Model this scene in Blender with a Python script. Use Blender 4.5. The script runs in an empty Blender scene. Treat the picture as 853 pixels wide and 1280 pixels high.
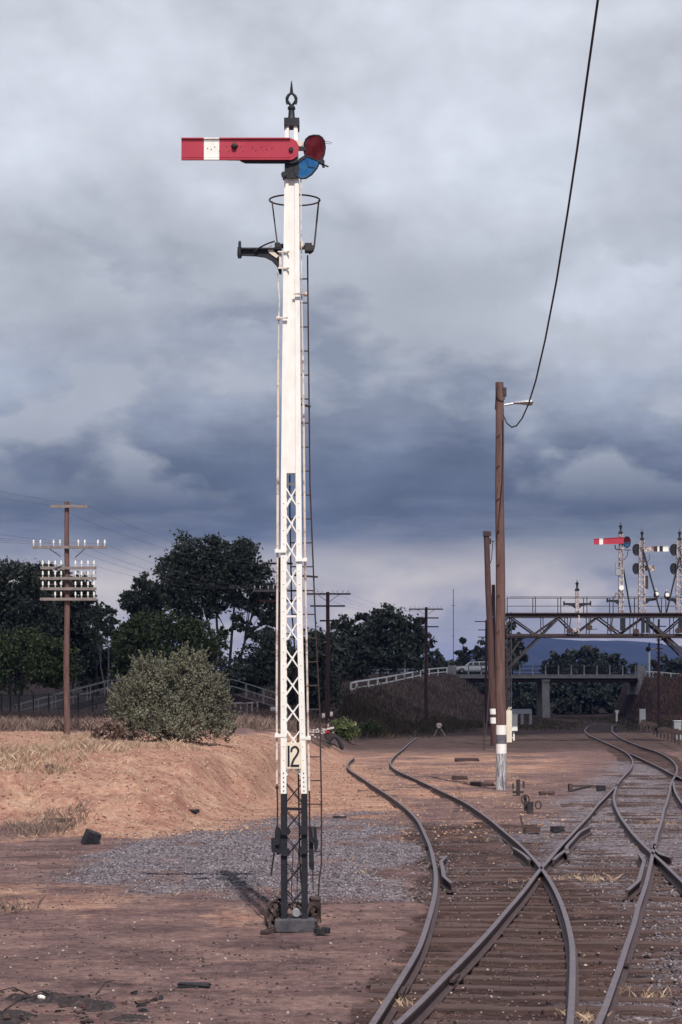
import bpy, math, random
import numpy as np
from mathutils import Vector, Matrix

random.seed(11)
rng = np.random.default_rng(11)
sc = bpy.context.scene
COL = sc.collection

# ---------------------------------------------------------------- survey: camera height 2.79 m, level, rising front
F, HOR, CX, CH = 2400.0, 868.0, 426.5, 2.79


def P(x, y, Y):
    return Vector(((x - CX) * Y / F, Y, CH - (y - HOR) * Y / F))


def G(x, y, z=0.0):
    Y = F * (CH - z) / (y - HOR)
    return ((x - CX) * Y / F, Y)


def sm(t):
    t = np.clip(t, 0, 1)
    return t * t * (3 - 2 * t)


# ---------------------------------------------------------------- numpy value noise
_tab = np.random.default_rng(3).random((256, 256))


def vnoise(x, y):
    xi = np.floor(x).astype(int); yi = np.floor(y).astype(int)
    fx = x - xi; fy = y - yi
    fx = fx * fx * (3 - 2 * fx); fy = fy * fy * (3 - 2 * fy)
    a = _tab[xi & 255, yi & 255]; b = _tab[(xi + 1) & 255, yi & 255]
    c = _tab[xi & 255, (yi + 1) & 255]; d = _tab[(xi + 1) & 255, (yi + 1) & 255]
    return (a * (1 - fx) + b * fx) * (1 - fy) + (c * (1 - fx) + d * fx) * fy


def fbm(x, y, o=4):
    s = 0; a = 0.5
    for k in range(o):
        s = s + a * (vnoise(x + 17.3 * k, y + 9.1 * k) - 0.5)
        x = x * 2.03; y = y * 2.03; a *= 0.5
    return s


# ---------------------------------------------------------------- object helpers
def wloc(o):
    v = Vector((0, 0, 0))
    while o is not None:
        v += o.location
        o = o.parent
    return v


def tag(o, label=None, cat=None, group=None, kind=None):
    if label: o['label'] = label
    if cat: o['category'] = cat
    if group: o['group'] = group
    if kind: o['kind'] = kind
    return o


def thing(name, loc, label, cat, group=None):
    o = bpy.data.objects.new(name, None)
    COL.objects.link(o)
    o.location = loc
    o.empty_display_size = 0.2
    return tag(o, label, cat, group)


class MB:
    def __init__(s):
        s.V = []; s.Fc = []; s.M = []

    def add(s, V, Fc, m=0):
        n = len(s.V)
        s.V += [tuple(v) for v in V]
        s.Fc += [tuple(i + n for i in f) for f in Fc]
        s.M += [m] * len(Fc)
        return s

    def box(s, c, d, m=0, rot=None):
        hx, hy, hz = d[0] / 2, d[1] / 2, d[2] / 2
        V = [Vector((x, y, z)) for x in (-hx, hx) for y in (-hy, hy) for z in (-hz, hz)]
        if rot is not None: V = [rot @ v for v in V]
        c = Vector(c)
        return s.add([v + c for v in V], [(0, 1, 3, 2), (4, 6, 7, 5), (0, 4, 5, 1), (2, 3, 7, 6), (0, 2, 6, 4), (1, 5, 7, 3)], m)

    def bar(s, a, b, w, d, m=0, up=(0, 1, 0)):
        a = Vector(a); b = Vector(b)
        t = (b - a).normalized(); u = Vector(up)
        x = t.cross(u)
        if x.length < 1e-4: x = t.cross(Vector((1, 0, 0)))
        x.normalize(); y = x.cross(t).normalized()
        V = []
        for p in (a, b):
            for i, j in ((-1, -1), (1, -1), (1, 1), (-1, 1)):
                V.append(p + x * (i * w / 2) + y * (j * d / 2))
        return s.add(V, [(3, 2, 1, 0), (4, 5, 6, 7), (0, 1, 5, 4), (1, 2, 6, 5), (2, 3, 7, 6), (3, 0, 4, 7)], m)

    def tube(s, pts, r, n=8, m=0, closed=False):
        pts = [Vector(p) for p in pts]
        k = len(pts)
        rs = r if isinstance(r, (list, tuple)) else [r] * k
        V = []; ref = None
        for i, p in enumerate(pts):
            if closed:
                t = pts[(i + 1) % k] - pts[i - 1]
            else:
                t = pts[min(i + 1, k - 1)] - pts[max(i - 1, 0)]
            t.normalize()
            if ref is None:
                ref = t.cross(Vector((0, 0, 1)))
                if ref.length < 0.1: ref = t.cross(Vector((1, 0, 0)))
                ref.normalize()
            ref = (ref - t * ref.dot(t)).normalized()
            b = t.cross(ref)
            for j in range(n):
                a = 2 * math.pi * j / n
                V.append(p + (ref * math.cos(a) + b * math.sin(a)) * rs[i])
        Fc = []
        for i in range(k if closed else k - 1):
            for j in range(n):
                i2 = (i + 1) % k
                Fc.append((i * n + j, i * n + (j + 1) % n, i2 * n + (j + 1) % n, i2 * n + j))
        if not closed:
            Fc.append(tuple(range(n - 1, -1, -1)))
            Fc.append(tuple(range((k - 1) * n, k * n)))
        return s.add(V, Fc, m)

    def lathe(s, prof, o, n=16, m=0, axis='Z'):
        V = []; o = Vector(o)
        for r, z in prof:
            for j in range(n):
                a = 2 * math.pi * j / n
                q = (r * math.cos(a), r * math.sin(a), z)
                if axis == 'Y': q = (q[0], q[2], q[1])
                if axis == 'X': q = (q[2], q[0], q[1])
                V.append(o + Vector(q))
        k = len(prof); Fc = []
        for i in range(k - 1):
            for j in range(n):
                f = (i * n + j, i * n + (j + 1) % n, (i + 1) * n + (j + 1) % n, (i + 1) * n + j)
                Fc.append(f if axis != 'Y' else f[::-1])
        Fc.append(tuple(range(n))[::-1] if axis != 'Y' else tuple(range(n)))
        e = tuple(range((k - 1) * n, k * n))
        Fc.append(e if axis != 'Y' else e[::-1])
        return s.add(V, Fc, m)

    def prism(s, out, y0, y1, m=0):
        """outline of (x,z) extruded between the depths y0 (near) and y1"""
        n = len(out)
        V = [(x, y0, z) for x, z in out] + [(x, y1, z) for x, z in out]
        Fc = [tuple(range(n)), tuple(range(2 * n - 1, n - 1, -1))]
        for i in range(n):
            j = (i + 1) % n
            Fc.append((j, i, i + n, j + n))
        return s.add(V, Fc, m)

    def ball(s, c, r, m=0, n=10, sq=(1, 1, 1)):
        prof = []
        V = []; Fc = []; k = 7
        for i in range(k):
            t = -math.pi / 2 + math.pi * i / (k - 1)
            for j in range(n):
                a = 2 * math.pi * j / n
                V.append((c[0] + r * sq[0] * math.cos(t) * math.cos(a), c[1] + r * sq[1] * math.cos(t) * math.sin(a), c[2] + r * sq[2] * math.sin(t)))
        for i in range(k - 1):
            for j in range(n):
                Fc.append((i * n + j, i * n + (j + 1) % n, (i + 1) * n + (j + 1) % n, (i + 1) * n + j))
        return s.add(V, Fc, m)

    def build(s, name, mats, parent=None, loc=None, smooth=False, bevel=0):
        if not isinstance(mats, (list, tuple)): mats = [mats]
        off = wloc(parent) if parent is not None else Vector(loc or (0, 0, 0))
        me = bpy.data.meshes.new(name)
        me.from_pydata([(v[0] - off.x, v[1] - off.y, v[2] - off.z) for v in s.V], [], s.Fc)
        for mm in mats: me.materials.append(mm)
        if len(mats) > 1: me.polygons.foreach_set('material_index', s.M)
        if smooth:
            me.polygons.foreach_set('use_smooth', [True] * len(s.Fc))
        me.update()
        o = bpy.data.objects.new(name, me)
        COL.objects.link(o)
        if parent is not None: o.parent = parent
        else: o.location = off
        if bevel:
            b = o.modifiers.new('bevel', 'BEVEL'); b.width = bevel; b.segments = 2; b.limit_method = 'ANGLE'
        if smooth:
            try:
                me.set_sharp_from_angle(angle=math.radians(40))
            except Exception:
                pass
        return o


def copy_tree(o, parent=None):
    c = o.copy(); COL.objects.link(c)
    if parent is not None: c.parent = parent
    for ch in list(o.children): copy_tree(ch, c)
    return c


def np_mesh(name, V, nper, mat, parent=None, loc=(0, 0, 0), quads=None, smooth=False):
    """V: (N*nper,3) array, consecutive polygons of nper corners (or explicit index array)"""
    off = np.array(wloc(parent) if parent is not None else loc, float)
    V = np.asarray(V, float) - off
    idx = np.arange(len(V)) if quads is None else np.asarray(quads).reshape(-1)
    me = bpy.data.meshes.new(name)
    nf = len(idx) // nper
    me.vertices.add(len(V)); me.vertices.foreach_set('co', V.reshape(-1).astype(np.float32))
    me.loops.add(len(idx)); me.loops.foreach_set('vertex_index', idx.astype(np.int32))
    me.polygons.add(nf)
    me.polygons.foreach_set('loop_start', (np.arange(nf) * nper).astype(np.int32))
    me.polygons.foreach_set('loop_total', np.full(nf, nper, np.int32))
    if smooth: me.polygons.foreach_set('use_smooth', np.ones(nf, bool))
    me.update(calc_edges=True); me.validate()
    me.materials.append(mat)
    o = bpy.data.objects.new(name, me)
    COL.objects.link(o)
    if parent is not None: o.parent = parent
    else: o.location = off
    return o


# ---------------------------------------------------------------- materials
def srgb(r, g, b):
    f = lambda c: (c / 255 / 12.92) if c / 255 <= 0.04045 else ((c / 255 + 0.055) / 1.055) ** 2.4
    return (f(r), f(g), f(b), 1)


def c4(c): return (c[0], c[1], c[2], 1)


class NT:
    def __init__(s, mat):
        s.t = mat.node_tree; s.n = s.t.nodes; s.l = s.t.links

    def __call__(s, kind, **kw):
        n = s.n.new(kind)
        for k, v in kw.items():
            if k.startswith('i_'):
                key = k[2:]
                key = int(key) if key.isdigit() else key.replace('_', ' ')
                if hasattr(v, 'links') or isinstance(v, bpy.types.NodeSocket): s.l.new(v, n.inputs[key])
                else: n.inputs[key].default_value = v
            else:
                setattr(n, k, v)
        return n

    def mix(s, fac, a, b, bt='MIX'):
        n = s.n.new('ShaderNodeMix'); n.data_type = 'RGBA'; n.blend_type = bt
        for i, v in ((0, fac), (6, a), (7, b)):
            if isinstance(v, bpy.types.NodeSocket): s.l.new(v, n.inputs[i])
            else: n.inputs[i].default_value = v
        return n.outputs[2]

    def ramp(s, fac, stops, interp='LINEAR'):
        n = s.n.new('ShaderNodeValToRGB'); n.color_ramp.interpolation = interp
        e = n.color_ramp.elements
        while len(e) < len(stops): e.new(0.5)
        for i, (p, c) in enumerate(stops):
            e[i].position = p
            e[i].color = c if not isinstance(c, (int, float)) else (c, c, c, 1)
        s.l.new(fac, n.inputs[0])
        return n.outputs[0]

    def math(s, op, a, b=0.0, clamp=False):
        n = s.n.new('ShaderNodeMath'); n.operation = op; n.use_clamp = clamp
        for i, v in ((0, a), (1, b)):
            if isinstance(v, bpy.types.NodeSocket): s.l.new(v, n.inputs[i])
            else: n.inputs[i].default_value = v
        return n.outputs[0]

    def noise(s, vec, scale, detail=4, rough=0.6, out=0):
        n = s.n.new('ShaderNodeTexNoise')
        n.inputs['Scale'].default_value = scale; n.inputs['Detail'].default_value = detail; n.inputs['Roughness'].default_value = rough
        if vec is not None: s.l.new(vec, n.inputs['Vector'])
        return n.outputs[out]


def newmat(name):
    m = bpy.data.materials.new(name); m.use_nodes = True
    nt = NT(m)
    b = nt.n['Principled BSDF']
    return m, nt, b


def surf(name, c1, c2, scale=6, rough=0.7, c3=None, c3amt=0.35, c3scale=3, bump=0.15, metal=0.0, stretch=None, spec=0.3, bscale=None):
    m, nt, b = newmat(name)
    co = nt('ShaderNodeTexCoord').outputs['Object']
    if stretch:
        mp = nt('ShaderNodeMapping'); mp.inputs['Scale'].default_value = stretch
        nt.l.new(co, mp.inputs['Vector']); co = mp.outputs[0]
    n1 = nt.noise(co, scale, 5, 0.65)
    col = nt.ramp(n1, [(0.32, c4(c1)), (0.68, c4(c2))])
    if c3 is not None:
        n2 = nt.noise(co, c3scale, 7, 0.75)
        f = nt.ramp(n2, [(1 - c3amt - 0.08, 0.0), (1 - c3amt + 0.05, 1.0)])
        col = nt.mix(f, col, c4(c3))
    nt.l.new(col, b.inputs['Base Color'])
    b.inputs['Roughness'].default_value = rough
    b.inputs['Metallic'].default_value = metal
    b.inputs['Specular IOR Level'].default_value = spec
    if bump:
        n3 = nt.noise(co, bscale or scale * 4, 6, 0.7)
        bp = nt('ShaderNodeBump', i_Strength=bump, i_Distance=0.02, i_Height=n3)
        nt.l.new(bp.outputs[0], b.inputs['Normal'])
    return m


def leafmat(name, c1, c2, rough=0.6, scale=0.6):
    m, nt, b = newmat(name)
    co = nt('ShaderNodeTexCoord').outputs['Object']
    n1 = nt.noise(co, scale, 3, 0.6)
    geo = nt('ShaderNodeNewGeometry')
    f = nt.math('ADD', nt.math('MULTIPLY', n1, 0.55), nt.math('MULTIPLY', geo.outputs['Random Per Island'], 0.45))
    col = nt.ramp(f, [(0.28, c4(c1)), (0.72, c4(c2))])
    nt.l.new(col, b.inputs['Base Color'])
    b.inputs['Roughness'].default_value = rough
    b.inputs['Specular IOR Level'].default_value = 0.25
    return m


M = {}
M['white'] = surf('aged white paint', (0.74, 0.72, 0.67), (0.86, 0.84, 0.80), 4, 0.5, (0.50, 0.40, 0.31), 0.30, 7, 0.06, stretch=(3, 3, 1.4))
M['cream'] = surf('weathered cream paint', (0.66, 0.58, 0.46), (0.76, 0.69, 0.57), 5, 0.6, (0.40, 0.30, 0.22), 0.30, 9, 0.1)
M['pipe'] = surf('worn white rod paint', (0.62, 0.52, 0.45), (0.78, 0.72, 0.65), 3, 0.5, (0.2, 0.11, 0.09), 0.42, 6, 0.1)
M['flake'] = surf('flaking white paint over rust', (0.45, 0.38, 0.37), (0.62, 0.57, 0.56), 8, 0.7, (0.10, 0.055, 0.05), 0.47, 5, 0.2)
M['black'] = surf('black tar paint', (0.010, 0.011, 0.016), (0.024, 0.025, 0.034), 6, 0.5, (0.055, 0.038, 0.035), 0.24, 9, 0.15)
M['iron'] = surf('dark rusty iron', (0.03, 0.022, 0.022), (0.065, 0.042, 0.038), 9, 0.7, (0.11, 0.07, 0.055), 0.28, 14, 0.25)
M['greyiron'] = surf('grey weathered steel', (0.022, 0.020, 0.024), (0.050, 0.043, 0.046), 5, 0.6, (0.08, 0.045, 0.04), 0.35, 6, 0.15)
M['red'] = surf('faded red enamel', (0.36, 0.032, 0.058), (0.43, 0.050, 0.078), 3, 0.42, (0.48, 0.13, 0.155), 0.28, 6, 0.04)
M['rail'] = surf('rusty rail steel', (0.042, 0.027, 0.028), (0.075, 0.048, 0.048), 10, 0.6, (0.12, 0.075, 0.066), 0.3, 18, 0.2)
M['railtop'] = surf('dull worn rail head', (0.11, 0.083, 0.090), (0.17, 0.132, 0.142), 6, 0.38, (0.12, 0.07, 0.06), 0.3, 9, 0.1, metal=0.3)
M['sleeper'] = surf('weathered sleeper timber', (0.050, 0.032, 0.030), (0.105, 0.068, 0.062), 5, 0.9, (0.17, 0.128, 0.122), 0.24, 6, 0.6, stretch=(0.5, 4, 4))
M['pole'] = surf('brown weathered pole timber', (0.085, 0.048, 0.044), (0.165, 0.098, 0.086), 5, 0.85, (0.045, 0.027, 0.027), 0.36, 7, 0.4, stretch=(3, 3, 0.25))
M['poledark'] = surf('dark pole timber', (0.055, 0.028, 0.026), (0.10, 0.055, 0.05), 5, 0.85, (0.03, 0.02, 0.02), 0.3, 7, 0.3, stretch=(3, 3, 0.25))
M['poled_white'] = surf('peeling whitewash on timber', (0.50, 0.50, 0.50), (0.66, 0.65, 0.64), 5, 0.8, (0.13, 0.12, 0.14), 0.5, 5, 0.3, stretch=(4, 4, 0.5))
M['greywood'] = surf('grey weathered timber', (0.14, 0.12, 0.11), (0.24, 0.21, 0.2), 6, 0.85, (0.08, 0.06, 0.06), 0.3, 6, 0.3)
M['dullsteel'] = surf('dull painted steel', (0.20, 0.20, 0.20), (0.32, 0.32, 0.32), 5, 0.7, bump=0)
M['porcelain'] = surf('white porcelain', (0.78, 0.78, 0.72), (0.85, 0.84, 0.78), 6, 0.25, bump=0, spec=0.5)
M['concrete'] = surf('stained concrete', (0.27, 0.255, 0.25), (0.39, 0.37, 0.36), 1.2, 0.9, (0.17, 0.155, 0.155), 0.35, 1.5, 0.2)
M['baseconc'] = surf('bluish cast base block', (0.045, 0.045, 0.055), (0.10, 0.095, 0.105), 7, 0.9, (0.15, 0.11, 0.10), 0.30, 8, 0.6)
M['galv'] = surf('galvanised steel', (0.30, 0.31, 0.33), (0.42, 0.43, 0.45), 8, 0.45, bump=0.03, metal=0.5)
M['wirem'] = surf('dark insulated cable', (0.02, 0.016, 0.018), (0.035, 0.028, 0.028), 5, 0.6, bump=0)
M['linem'] = surf('weathered line wire', (0.07, 0.07, 0.08), (0.10, 0.10, 0.11), 5, 0.6, bump=0)
M['glass'] = surf('dark car glass', (0.015, 0.018, 0.02), (0.03, 0.034, 0.038), 2, 0.08, bump=0, spec=0.6)
M['carwhite'] = surf('white car paint', (0.78, 0.78, 0.78), (0.82, 0.82, 0.82), 1, 0.25, bump=0, spec=0.5)
M['rubber'] = surf('tyre rubber', (0.015, 0.015, 0.016), (0.025, 0.025, 0.025), 8, 0.8, bump=0)
M['chrome'] = surf('bright hubcap metal', (0.5, 0.5, 0.5), (0.6, 0.6, 0.6), 4, 0.3, bump=0, metal=0.8)
M['redlamp'] = surf('red lamp plastic', (0.30, 0.015, 0.02), (0.4, 0.03, 0.035), 5, 0.4, bump=0)
M['asphalt'] = surf('road asphalt', (0.045, 0.045, 0.048), (0.065, 0.064, 0.066), 3, 0.9, bump=0.2)
M['stone'] = None
M['soilrock'] = surf('burnt timber', (0.014, 0.014, 0.018), (0.035, 0.034, 0.04), 12, 0.9, (0.09, 0.08, 0.085), 0.25, 10, 0.7)
M['bark'] = surf('gum bark', (0.05, 0.043, 0.042), (0.12, 0.108, 0.105), 3, 0.9, (0.05, 0.04, 0.04), 0.35, 4, 0.3, stretch=(2, 2, 0.5))
M['barkpale'] = surf('pale gum bark', (0.10, 0.095, 0.095), (0.2, 0.19, 0.185), 3, 0.9, (0.12, 0.1, 0.09), 0.35, 4, 0.2, stretch=(2, 2, 0.5))
M['cloth'] = surf('burnt rags', (0.016, 0.013, 0.015), (0.065, 0.050, 0.052), 22, 0.95, (0.13, 0.09, 0.088), 0.40, 14, 1.0)
M['redsoil'] = surf('reddish soil clods', (0.075, 0.035, 0.038), (0.17, 0.085, 0.085), 16, 0.95, (0.05, 0.033, 0.036), .4, 10, bump=0.9)
M['gum'] = leafmat('gum leaves dark', (0.047, 0.062, 0.047), (0.137, 0.150, 0.104), 0.55, 0.35)
M['gumfar'] = leafmat('far gum leaves', (0.052, 0.065, 0.055), (0.130, 0.143, 0.111), 0.6, 0.3)
M['dome'] = leafmat('dense green leaves', (0.052, 0.073, 0.034), (0.130, 0.156, 0.065), 0.55, 0.5)
M['pepper'] = leafmat('mid green leaves', (0.060, 0.086, 0.034), (0.156, 0.182, 0.072), 0.55, 0.5)
M['bushleaf'] = leafmat('grey green shrub leaves', (0.095, 0.100, 0.072), (0.185, 0.182, 0.130), 0.65, 1.0)
M['smallbush'] = leafmat('fresh green shrub leaves', (0.05, 0.075, 0.03), (0.13, 0.15, 0.055), 0.6, 2.5)
M['straw'] = leafmat('bleached straw', (0.26, 0.175, 0.125), (0.50, 0.37, 0.27), 0.8, 1.2)
M['weed'] = leafmat('dead brown weeds', (0.10, 0.070, 0.062), (0.25, 0.175, 0.145), 0.85, 0.25)
M['weedtan'] = leafmat('dead tan weeds', (0.09, 0.06, 0.05), (0.30, 0.185, 0.135), 0.85, 0.12)
M['weedemb'] = leafmat('dry embankment scrub', (0.11, 0.085, 0.075), (0.29, 0.215, 0.18), 0.85, 0.12)
M['weedgreen'] = leafmat('dull green and brown grass', (0.05, 0.048, 0.030), (0.13, 0.095, 0.06), 0.85, 0.25)
M['twig'] = surf('dead twigs', (0.05, 0.03, 0.03), (0.1, 0.07, 0.06), 9, 0.9, bump=0)


def lensmat(name, c, trans):
    m, nt, b = newmat(name)
    b.inputs['Base Color'].default_value = c4(c); b.inputs['Roughness'].default_value = 0.15
    tr = nt('ShaderNodeBsdfTransparent'); tr.inputs[0].default_value = c4(trans)
    co = nt('ShaderNodeTexCoord').outputs['Object']
    n1 = nt.ramp(nt.noise(co, 9, 3), [(0.35, 0.35), (0.65, 0.75)])
    mx = nt('ShaderNodeMixShader')
    nt.l.new(n1, mx.inputs[0]); nt.l.new(b.outputs[0], mx.inputs[1]); nt.l.new(tr.outputs[0], mx.inputs[2])
    nt.l.new(mx.outputs[0], nt.n['Material Output'].inputs[0])
    return m


M['redglass'] = lensmat('red lens glass', (0.16, 0.01, 0.02), (0.22, 0.012, 0.03))
M['blueglass'] = lensmat('blue lens glass', (0.05, 0.19, 0.36), (0.15, 0.40, 0.66))

# ---------------------------------------------------------------- world and sun
EL, AZX, AZY = math.radians(51.7), 0.165, -0.986
sun_dir = Vector((AZX * math.cos(EL), AZY * math.cos(EL), math.sin(EL))).normalized()
w = bpy.data.worlds.new("World"); sc.world = w; w.use_nodes = True
nt = NT(w); nt.n.clear()
out = nt('ShaderNodeOutputWorld')
sky = nt('ShaderNodeTexSky'); sky.sky_type = 'NISHITA'; sky.sun_disc = False
sky.sun_elevation = EL; sky.sun_rotation = math.radians(170.5)
bg1 = nt('ShaderNodeBackground', i_Color=sky.outputs[0], i_Strength=0.1)
tc = nt('ShaderNodeTexCoord').outputs['Generated']
sep = nt('ShaderNodeSeparateXYZ'); nt.l.new(tc, sep.inputs[0])
z = nt.math('MAXIMUM', sep.outputs[2], 0.0)
den = nt.math('ADD', z, 0.11)
cv = nt('ShaderNodeCombineXYZ')
nt.l.new(nt.math('DIVIDE', sep.outputs[0], den), cv.inputs[0]); nt.l.new(nt.math('DIVIDE', sep.outputs[1], den), cv.inputs[1])
cp = cv.outputs[0]
big = nt.noise(cp, 1.1, 3, 0.5)
med = nt.noise(cp, 2.6, 8, 0.62)
# angular puffs (cumulus heads seen side on)
mp = nt('ShaderNodeMapping'); mp.inputs['Scale'].default_value = (1, 1, 1.35); nt.l.new(tc, mp.inputs[0])
puf = nt.noise(mp.outputs[0], 6.0, 9, 0.52)
puf2 = nt.noise(mp.outputs[0], 3.2, 4, 0.5)
zz = nt.math('ADD', z, nt.math('MULTIPLY', nt.math('SUBTRACT', med, 0.5), 0.055))
zz = nt.math('ADD', zz, nt.math('MULTIPLY', nt.math('SUBTRACT', puf, 0.5), 0.085))
zz = nt.math('MAXIMUM', zz, 0.0)
# stretch so the ramp resolves the low sky: position = zz/0.5
grad = nt.ramp(nt.math('DIVIDE', zz, 0.5, True), [
    (0.0, srgb(160, 162, 176)), (0.055, srgb(164, 164, 176)), (0.105, srgb(150, 153, 169)), (0.145, srgb(128, 135, 156)),
    (0.185, srgb(92, 104, 132)), (0.235, srgb(106, 117, 143)), (0.30, srgb(152, 161, 181)), (0.38, srgb(188, 194, 207)),
    (0.50, srgb(204, 209, 220)), (0.72, srgb(204, 209, 219)), (0.90, srgb(148, 153, 167)), (1.0, srgb(138, 143, 158))])
lift = nt.math('SUBTRACT', nt.math('ADD', nt.math('MULTIPLY', puf, 0.62), nt.math('MULTIPLY', puf2, 0.38)), 0.5)
mp2 = nt('ShaderNodeMapping'); mp2.inputs['Scale'].default_value = (1, 1, 1.35); mp2.inputs['Location'].default_value = (0.004, 0, 0.022); nt.l.new(tc, mp2.inputs[0])
pufb = nt.noise(mp2.outputs[0], 6.0, 9, 0.52)
emb = nt.math('MULTIPLY', nt.math('SUBTRACT', puf, pufb), 1.25)     # lit tops of the cloud heads
lum = nt.ramp(nt.math('ADD', lift, 0.5), [(0.30, 0.80), (0.40, 0.90), (0.47, 0.955), (0.50, 1.0), (0.525, 1.06), (0.66, 1.25)])
lum = nt.math('MULTIPLY', lum, nt.math('ADD', 1.0, emb))
cl = nt.mix(1.0, grad, lum, 'MULTIPLY')
mp3 = nt('ShaderNodeMapping'); mp3.inputs['Scale'].default_value = (1, 1, 2.0); mp3.inputs['Location'].default_value = (0.37, 0.2, 0.11); nt.l.new(tc, mp3.inputs[0])
cum = nt.noise(mp3.outputs[0], 9.0, 10, 0.52)
mp4 = nt('ShaderNodeMapping'); mp4.inputs['Scale'].default_value = (1, 1, 2.0); mp4.inputs['Location'].default_value = (0.376, 0.2, 0.15); nt.l.new(tc, mp4.inputs[0])
cumb = nt.noise(mp4.outputs[0], 9.0, 10, 0.52)
m1 = nt.math('MULTIPLY', nt.ramp(cum, [(0.485, 0.0), (0.545, 0.62)]), nt.ramp(z, [(0.095, 0.0), (0.125, 1.0), (0.19, 1.0), (0.27, 0.0)]))
sh1 = nt.ramp(nt.math('ADD', nt.math('SUBTRACT', cum, cumb), 0.5), [(0.42, srgb(128, 137, 158)), (0.56, srgb(186, 191, 202))])
cl = nt.mix(m1, cl, sh1)
m2 = nt.math('MULTIPLY', nt.ramp(puf2, [(0.36, 0.55), (0.52, 0.95)]), nt.ramp(z, [(0.0, 0.35), (0.02, 1.0), (0.055, 1.0), (0.082, 0.0)]))
m2 = nt.math('MULTIPLY', m2, nt.ramp(cum, [(0.45, 0.02), (0.485, 0.5), (0.515, 1.0)]))
cl = nt.mix(m2, cl, nt.ramp(nt.math('ADD', nt.math('SUBTRACT', cum, cumb), 0.5), [(0.42, srgb(186, 182, 190)), (0.58, srgb(222, 212, 208))]))
bg2 = nt('ShaderNodeBackground', i_Color=cl, i_Strength=1.0)
gap = nt.ramp(big, [(0.55, 0.94), (0.75, 0.80)])
mxs = nt('ShaderNodeMixShader'); nt.l.new(gap, mxs.inputs[0]); nt.l.new(bg1.outputs[0], mxs.inputs[1]); nt.l.new(bg2.outputs[0], mxs.inputs[2])
nt.l.new(mxs.outputs[0], out.inputs[0])

ld = bpy.data.lights.new('sun', 'SUN'); ld.energy = 4.8; ld.angle = math.radians(0.55); ld.color = (1.0, 0.93, 0.87)
lo = bpy.data.objects.new('sun', ld); COL.objects.link(lo)
lo.rotation_euler = (-sun_dir).to_track_quat('-Z', 'Y').to_euler(); lo.location = (5, -20, 40)

cd = bpy.data.cameras.new('camera'); co_ = bpy.data.objects.new('camera', cd); COL.objects.link(co_)
co_.location = (0, 0, CH); co_.rotation_euler = (math.radians(90), 0, 0)
cd.sensor_fit = 'HORIZONTAL'; cd.sensor_width = 24; cd.lens = F / 853 * 24; cd.shift_y = (HOR - 640) / 853; cd.clip_end = 30000; cd.clip_start = 0.3
sc.camera = co_
sc.view_settings.view_transform = 'Standard'; sc.view_settings.look = 'None'; sc.view_settings.gamma = 1; sc.view_settings.exposure = 0.0
sc.view_settings.use_curve_mapping = False
sc.cycles.max_bounces = 6; sc.cycles.transparent_max_bounces = 12; sc.cycles.volume_bounces = 0
sc.cycles.use_denoising = True

# ---------------------------------------------------------------- terrain
_bx = [G(*p) for p in ((-60, 1050), (0, 1043), (110, 1045), (200, 1040), (300, 1020), (350, 990), (400, 964), (428, 942))]
_bx += [G(452, 924), G(500, 917), G(550, 911), G(600, 904)]
_bX = np.array([p[0] for p in _bx] + [15.5, 40]); _bY = np.array([p[1] for p in _bx] + [500, 900])


def ground_z(X, Y, micro=True):
    X = np.asarray(X, float); Y = np.asarray(Y, float)
    wob = fbm(X * 0.45 + 40, Y * 0.45 + 7, 5)
    Yb = np.interp(X, _bX, _bY) + wob * 4.0
    W = np.interp(X, [-6, -3.8, -2.6, -1.6, 0, 2, 14], [9, 9, 17, 30, 34, 24, 40])
    tt = np.clip((Y - Yb) / W, 0, 1)
    z = 1.38 * (0.45 * sm(tt) + 0.55 * np.sqrt(sm(tt * 1.05))) + 0.22 * fbm(X * 1.1 + 3, Y * 0.8, 5) * sm(tt * 3) - 0.55 * np.abs(fbm(X * 1.5 + Y * .12, Y * 0.16 + 11, 4)) * sm(tt * 4) * sm((1.15 - tt) * 2.5) * (Y < 100)
    z = z * np.interp(X, [-4.6, -3.0, -1.0, 1.5, 4], [1, .86, .52, .58, .92])
    # approach embankment on the left of the bridge, running down toward the camera
    t = np.clip((Y - 155) / 107, 0, 1)
    Xc = 0.8 + 15.1 * t
    zc = 2.6 + 2.5 * t
    lead = sm((Y - 122) / 33)
    e = (zc - np.maximum(0, X - Xc) / np.where(Y > 261, 0.35, 1.6) + fbm(X * 0.4, Y * 0.4, 3) * 0.5)
    e = np.where(Y < 155, e - (1 - lead) * 4.0, e)
    e = np.where(Y > 283, e - (Y - 283) / 1.7, e)
    z = np.maximum(z, np.where(Y > 120, e, -9))
    # right embankment
    e2 = 5.1 - np.maximum(0, 264 - Y) / 1.6 - np.maximum(0, 41.9 - X) / 0.35 - np.maximum(0, Y - 283) / 1.7
    z = np.maximum(z, e2)
    dip = -0.5 * sm((Y - 130) / 100) * sm((X - 10) / 6) * sm((330 - Y) / 40)
    z = np.where(z < 0.05, z + dip, z)
    z = np.where(Y > 300, z * sm((360 - Y) / 60), z)
    # hollow and lip at far left of the bank foot
    z = z + 0.10 * fbm(X * 0.9, Y * 0.5, 4) * sm((Y - 30) / 20) * (Y < 400)
    if micro:
        z = z + (0.035 + 0.06 * (z > 0.15)) * fbm(X * 2.7, Y * 2.7, 5) * (Y < 90)
    return z


def gz(x, y): return float(ground_z(np.array([x]), np.array([y]), False)[0])


_gpY = np.exp(np.linspace(math.log(12.0), math.log(500.0), 4200))


def GP(x, y):
    """point on the real terrain seen at a photo position"""
    X = (x - CX) * _gpY / F
    zt = ground_z(X, _gpY, False)
    hit = np.nonzero(CH - (y - HOR) * _gpY / F <= zt)[0]
    i = hit[0] if len(hit) else len(_gpY) - 1
    return Vector((X[i], _gpY[i], zt[i]))


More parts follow.
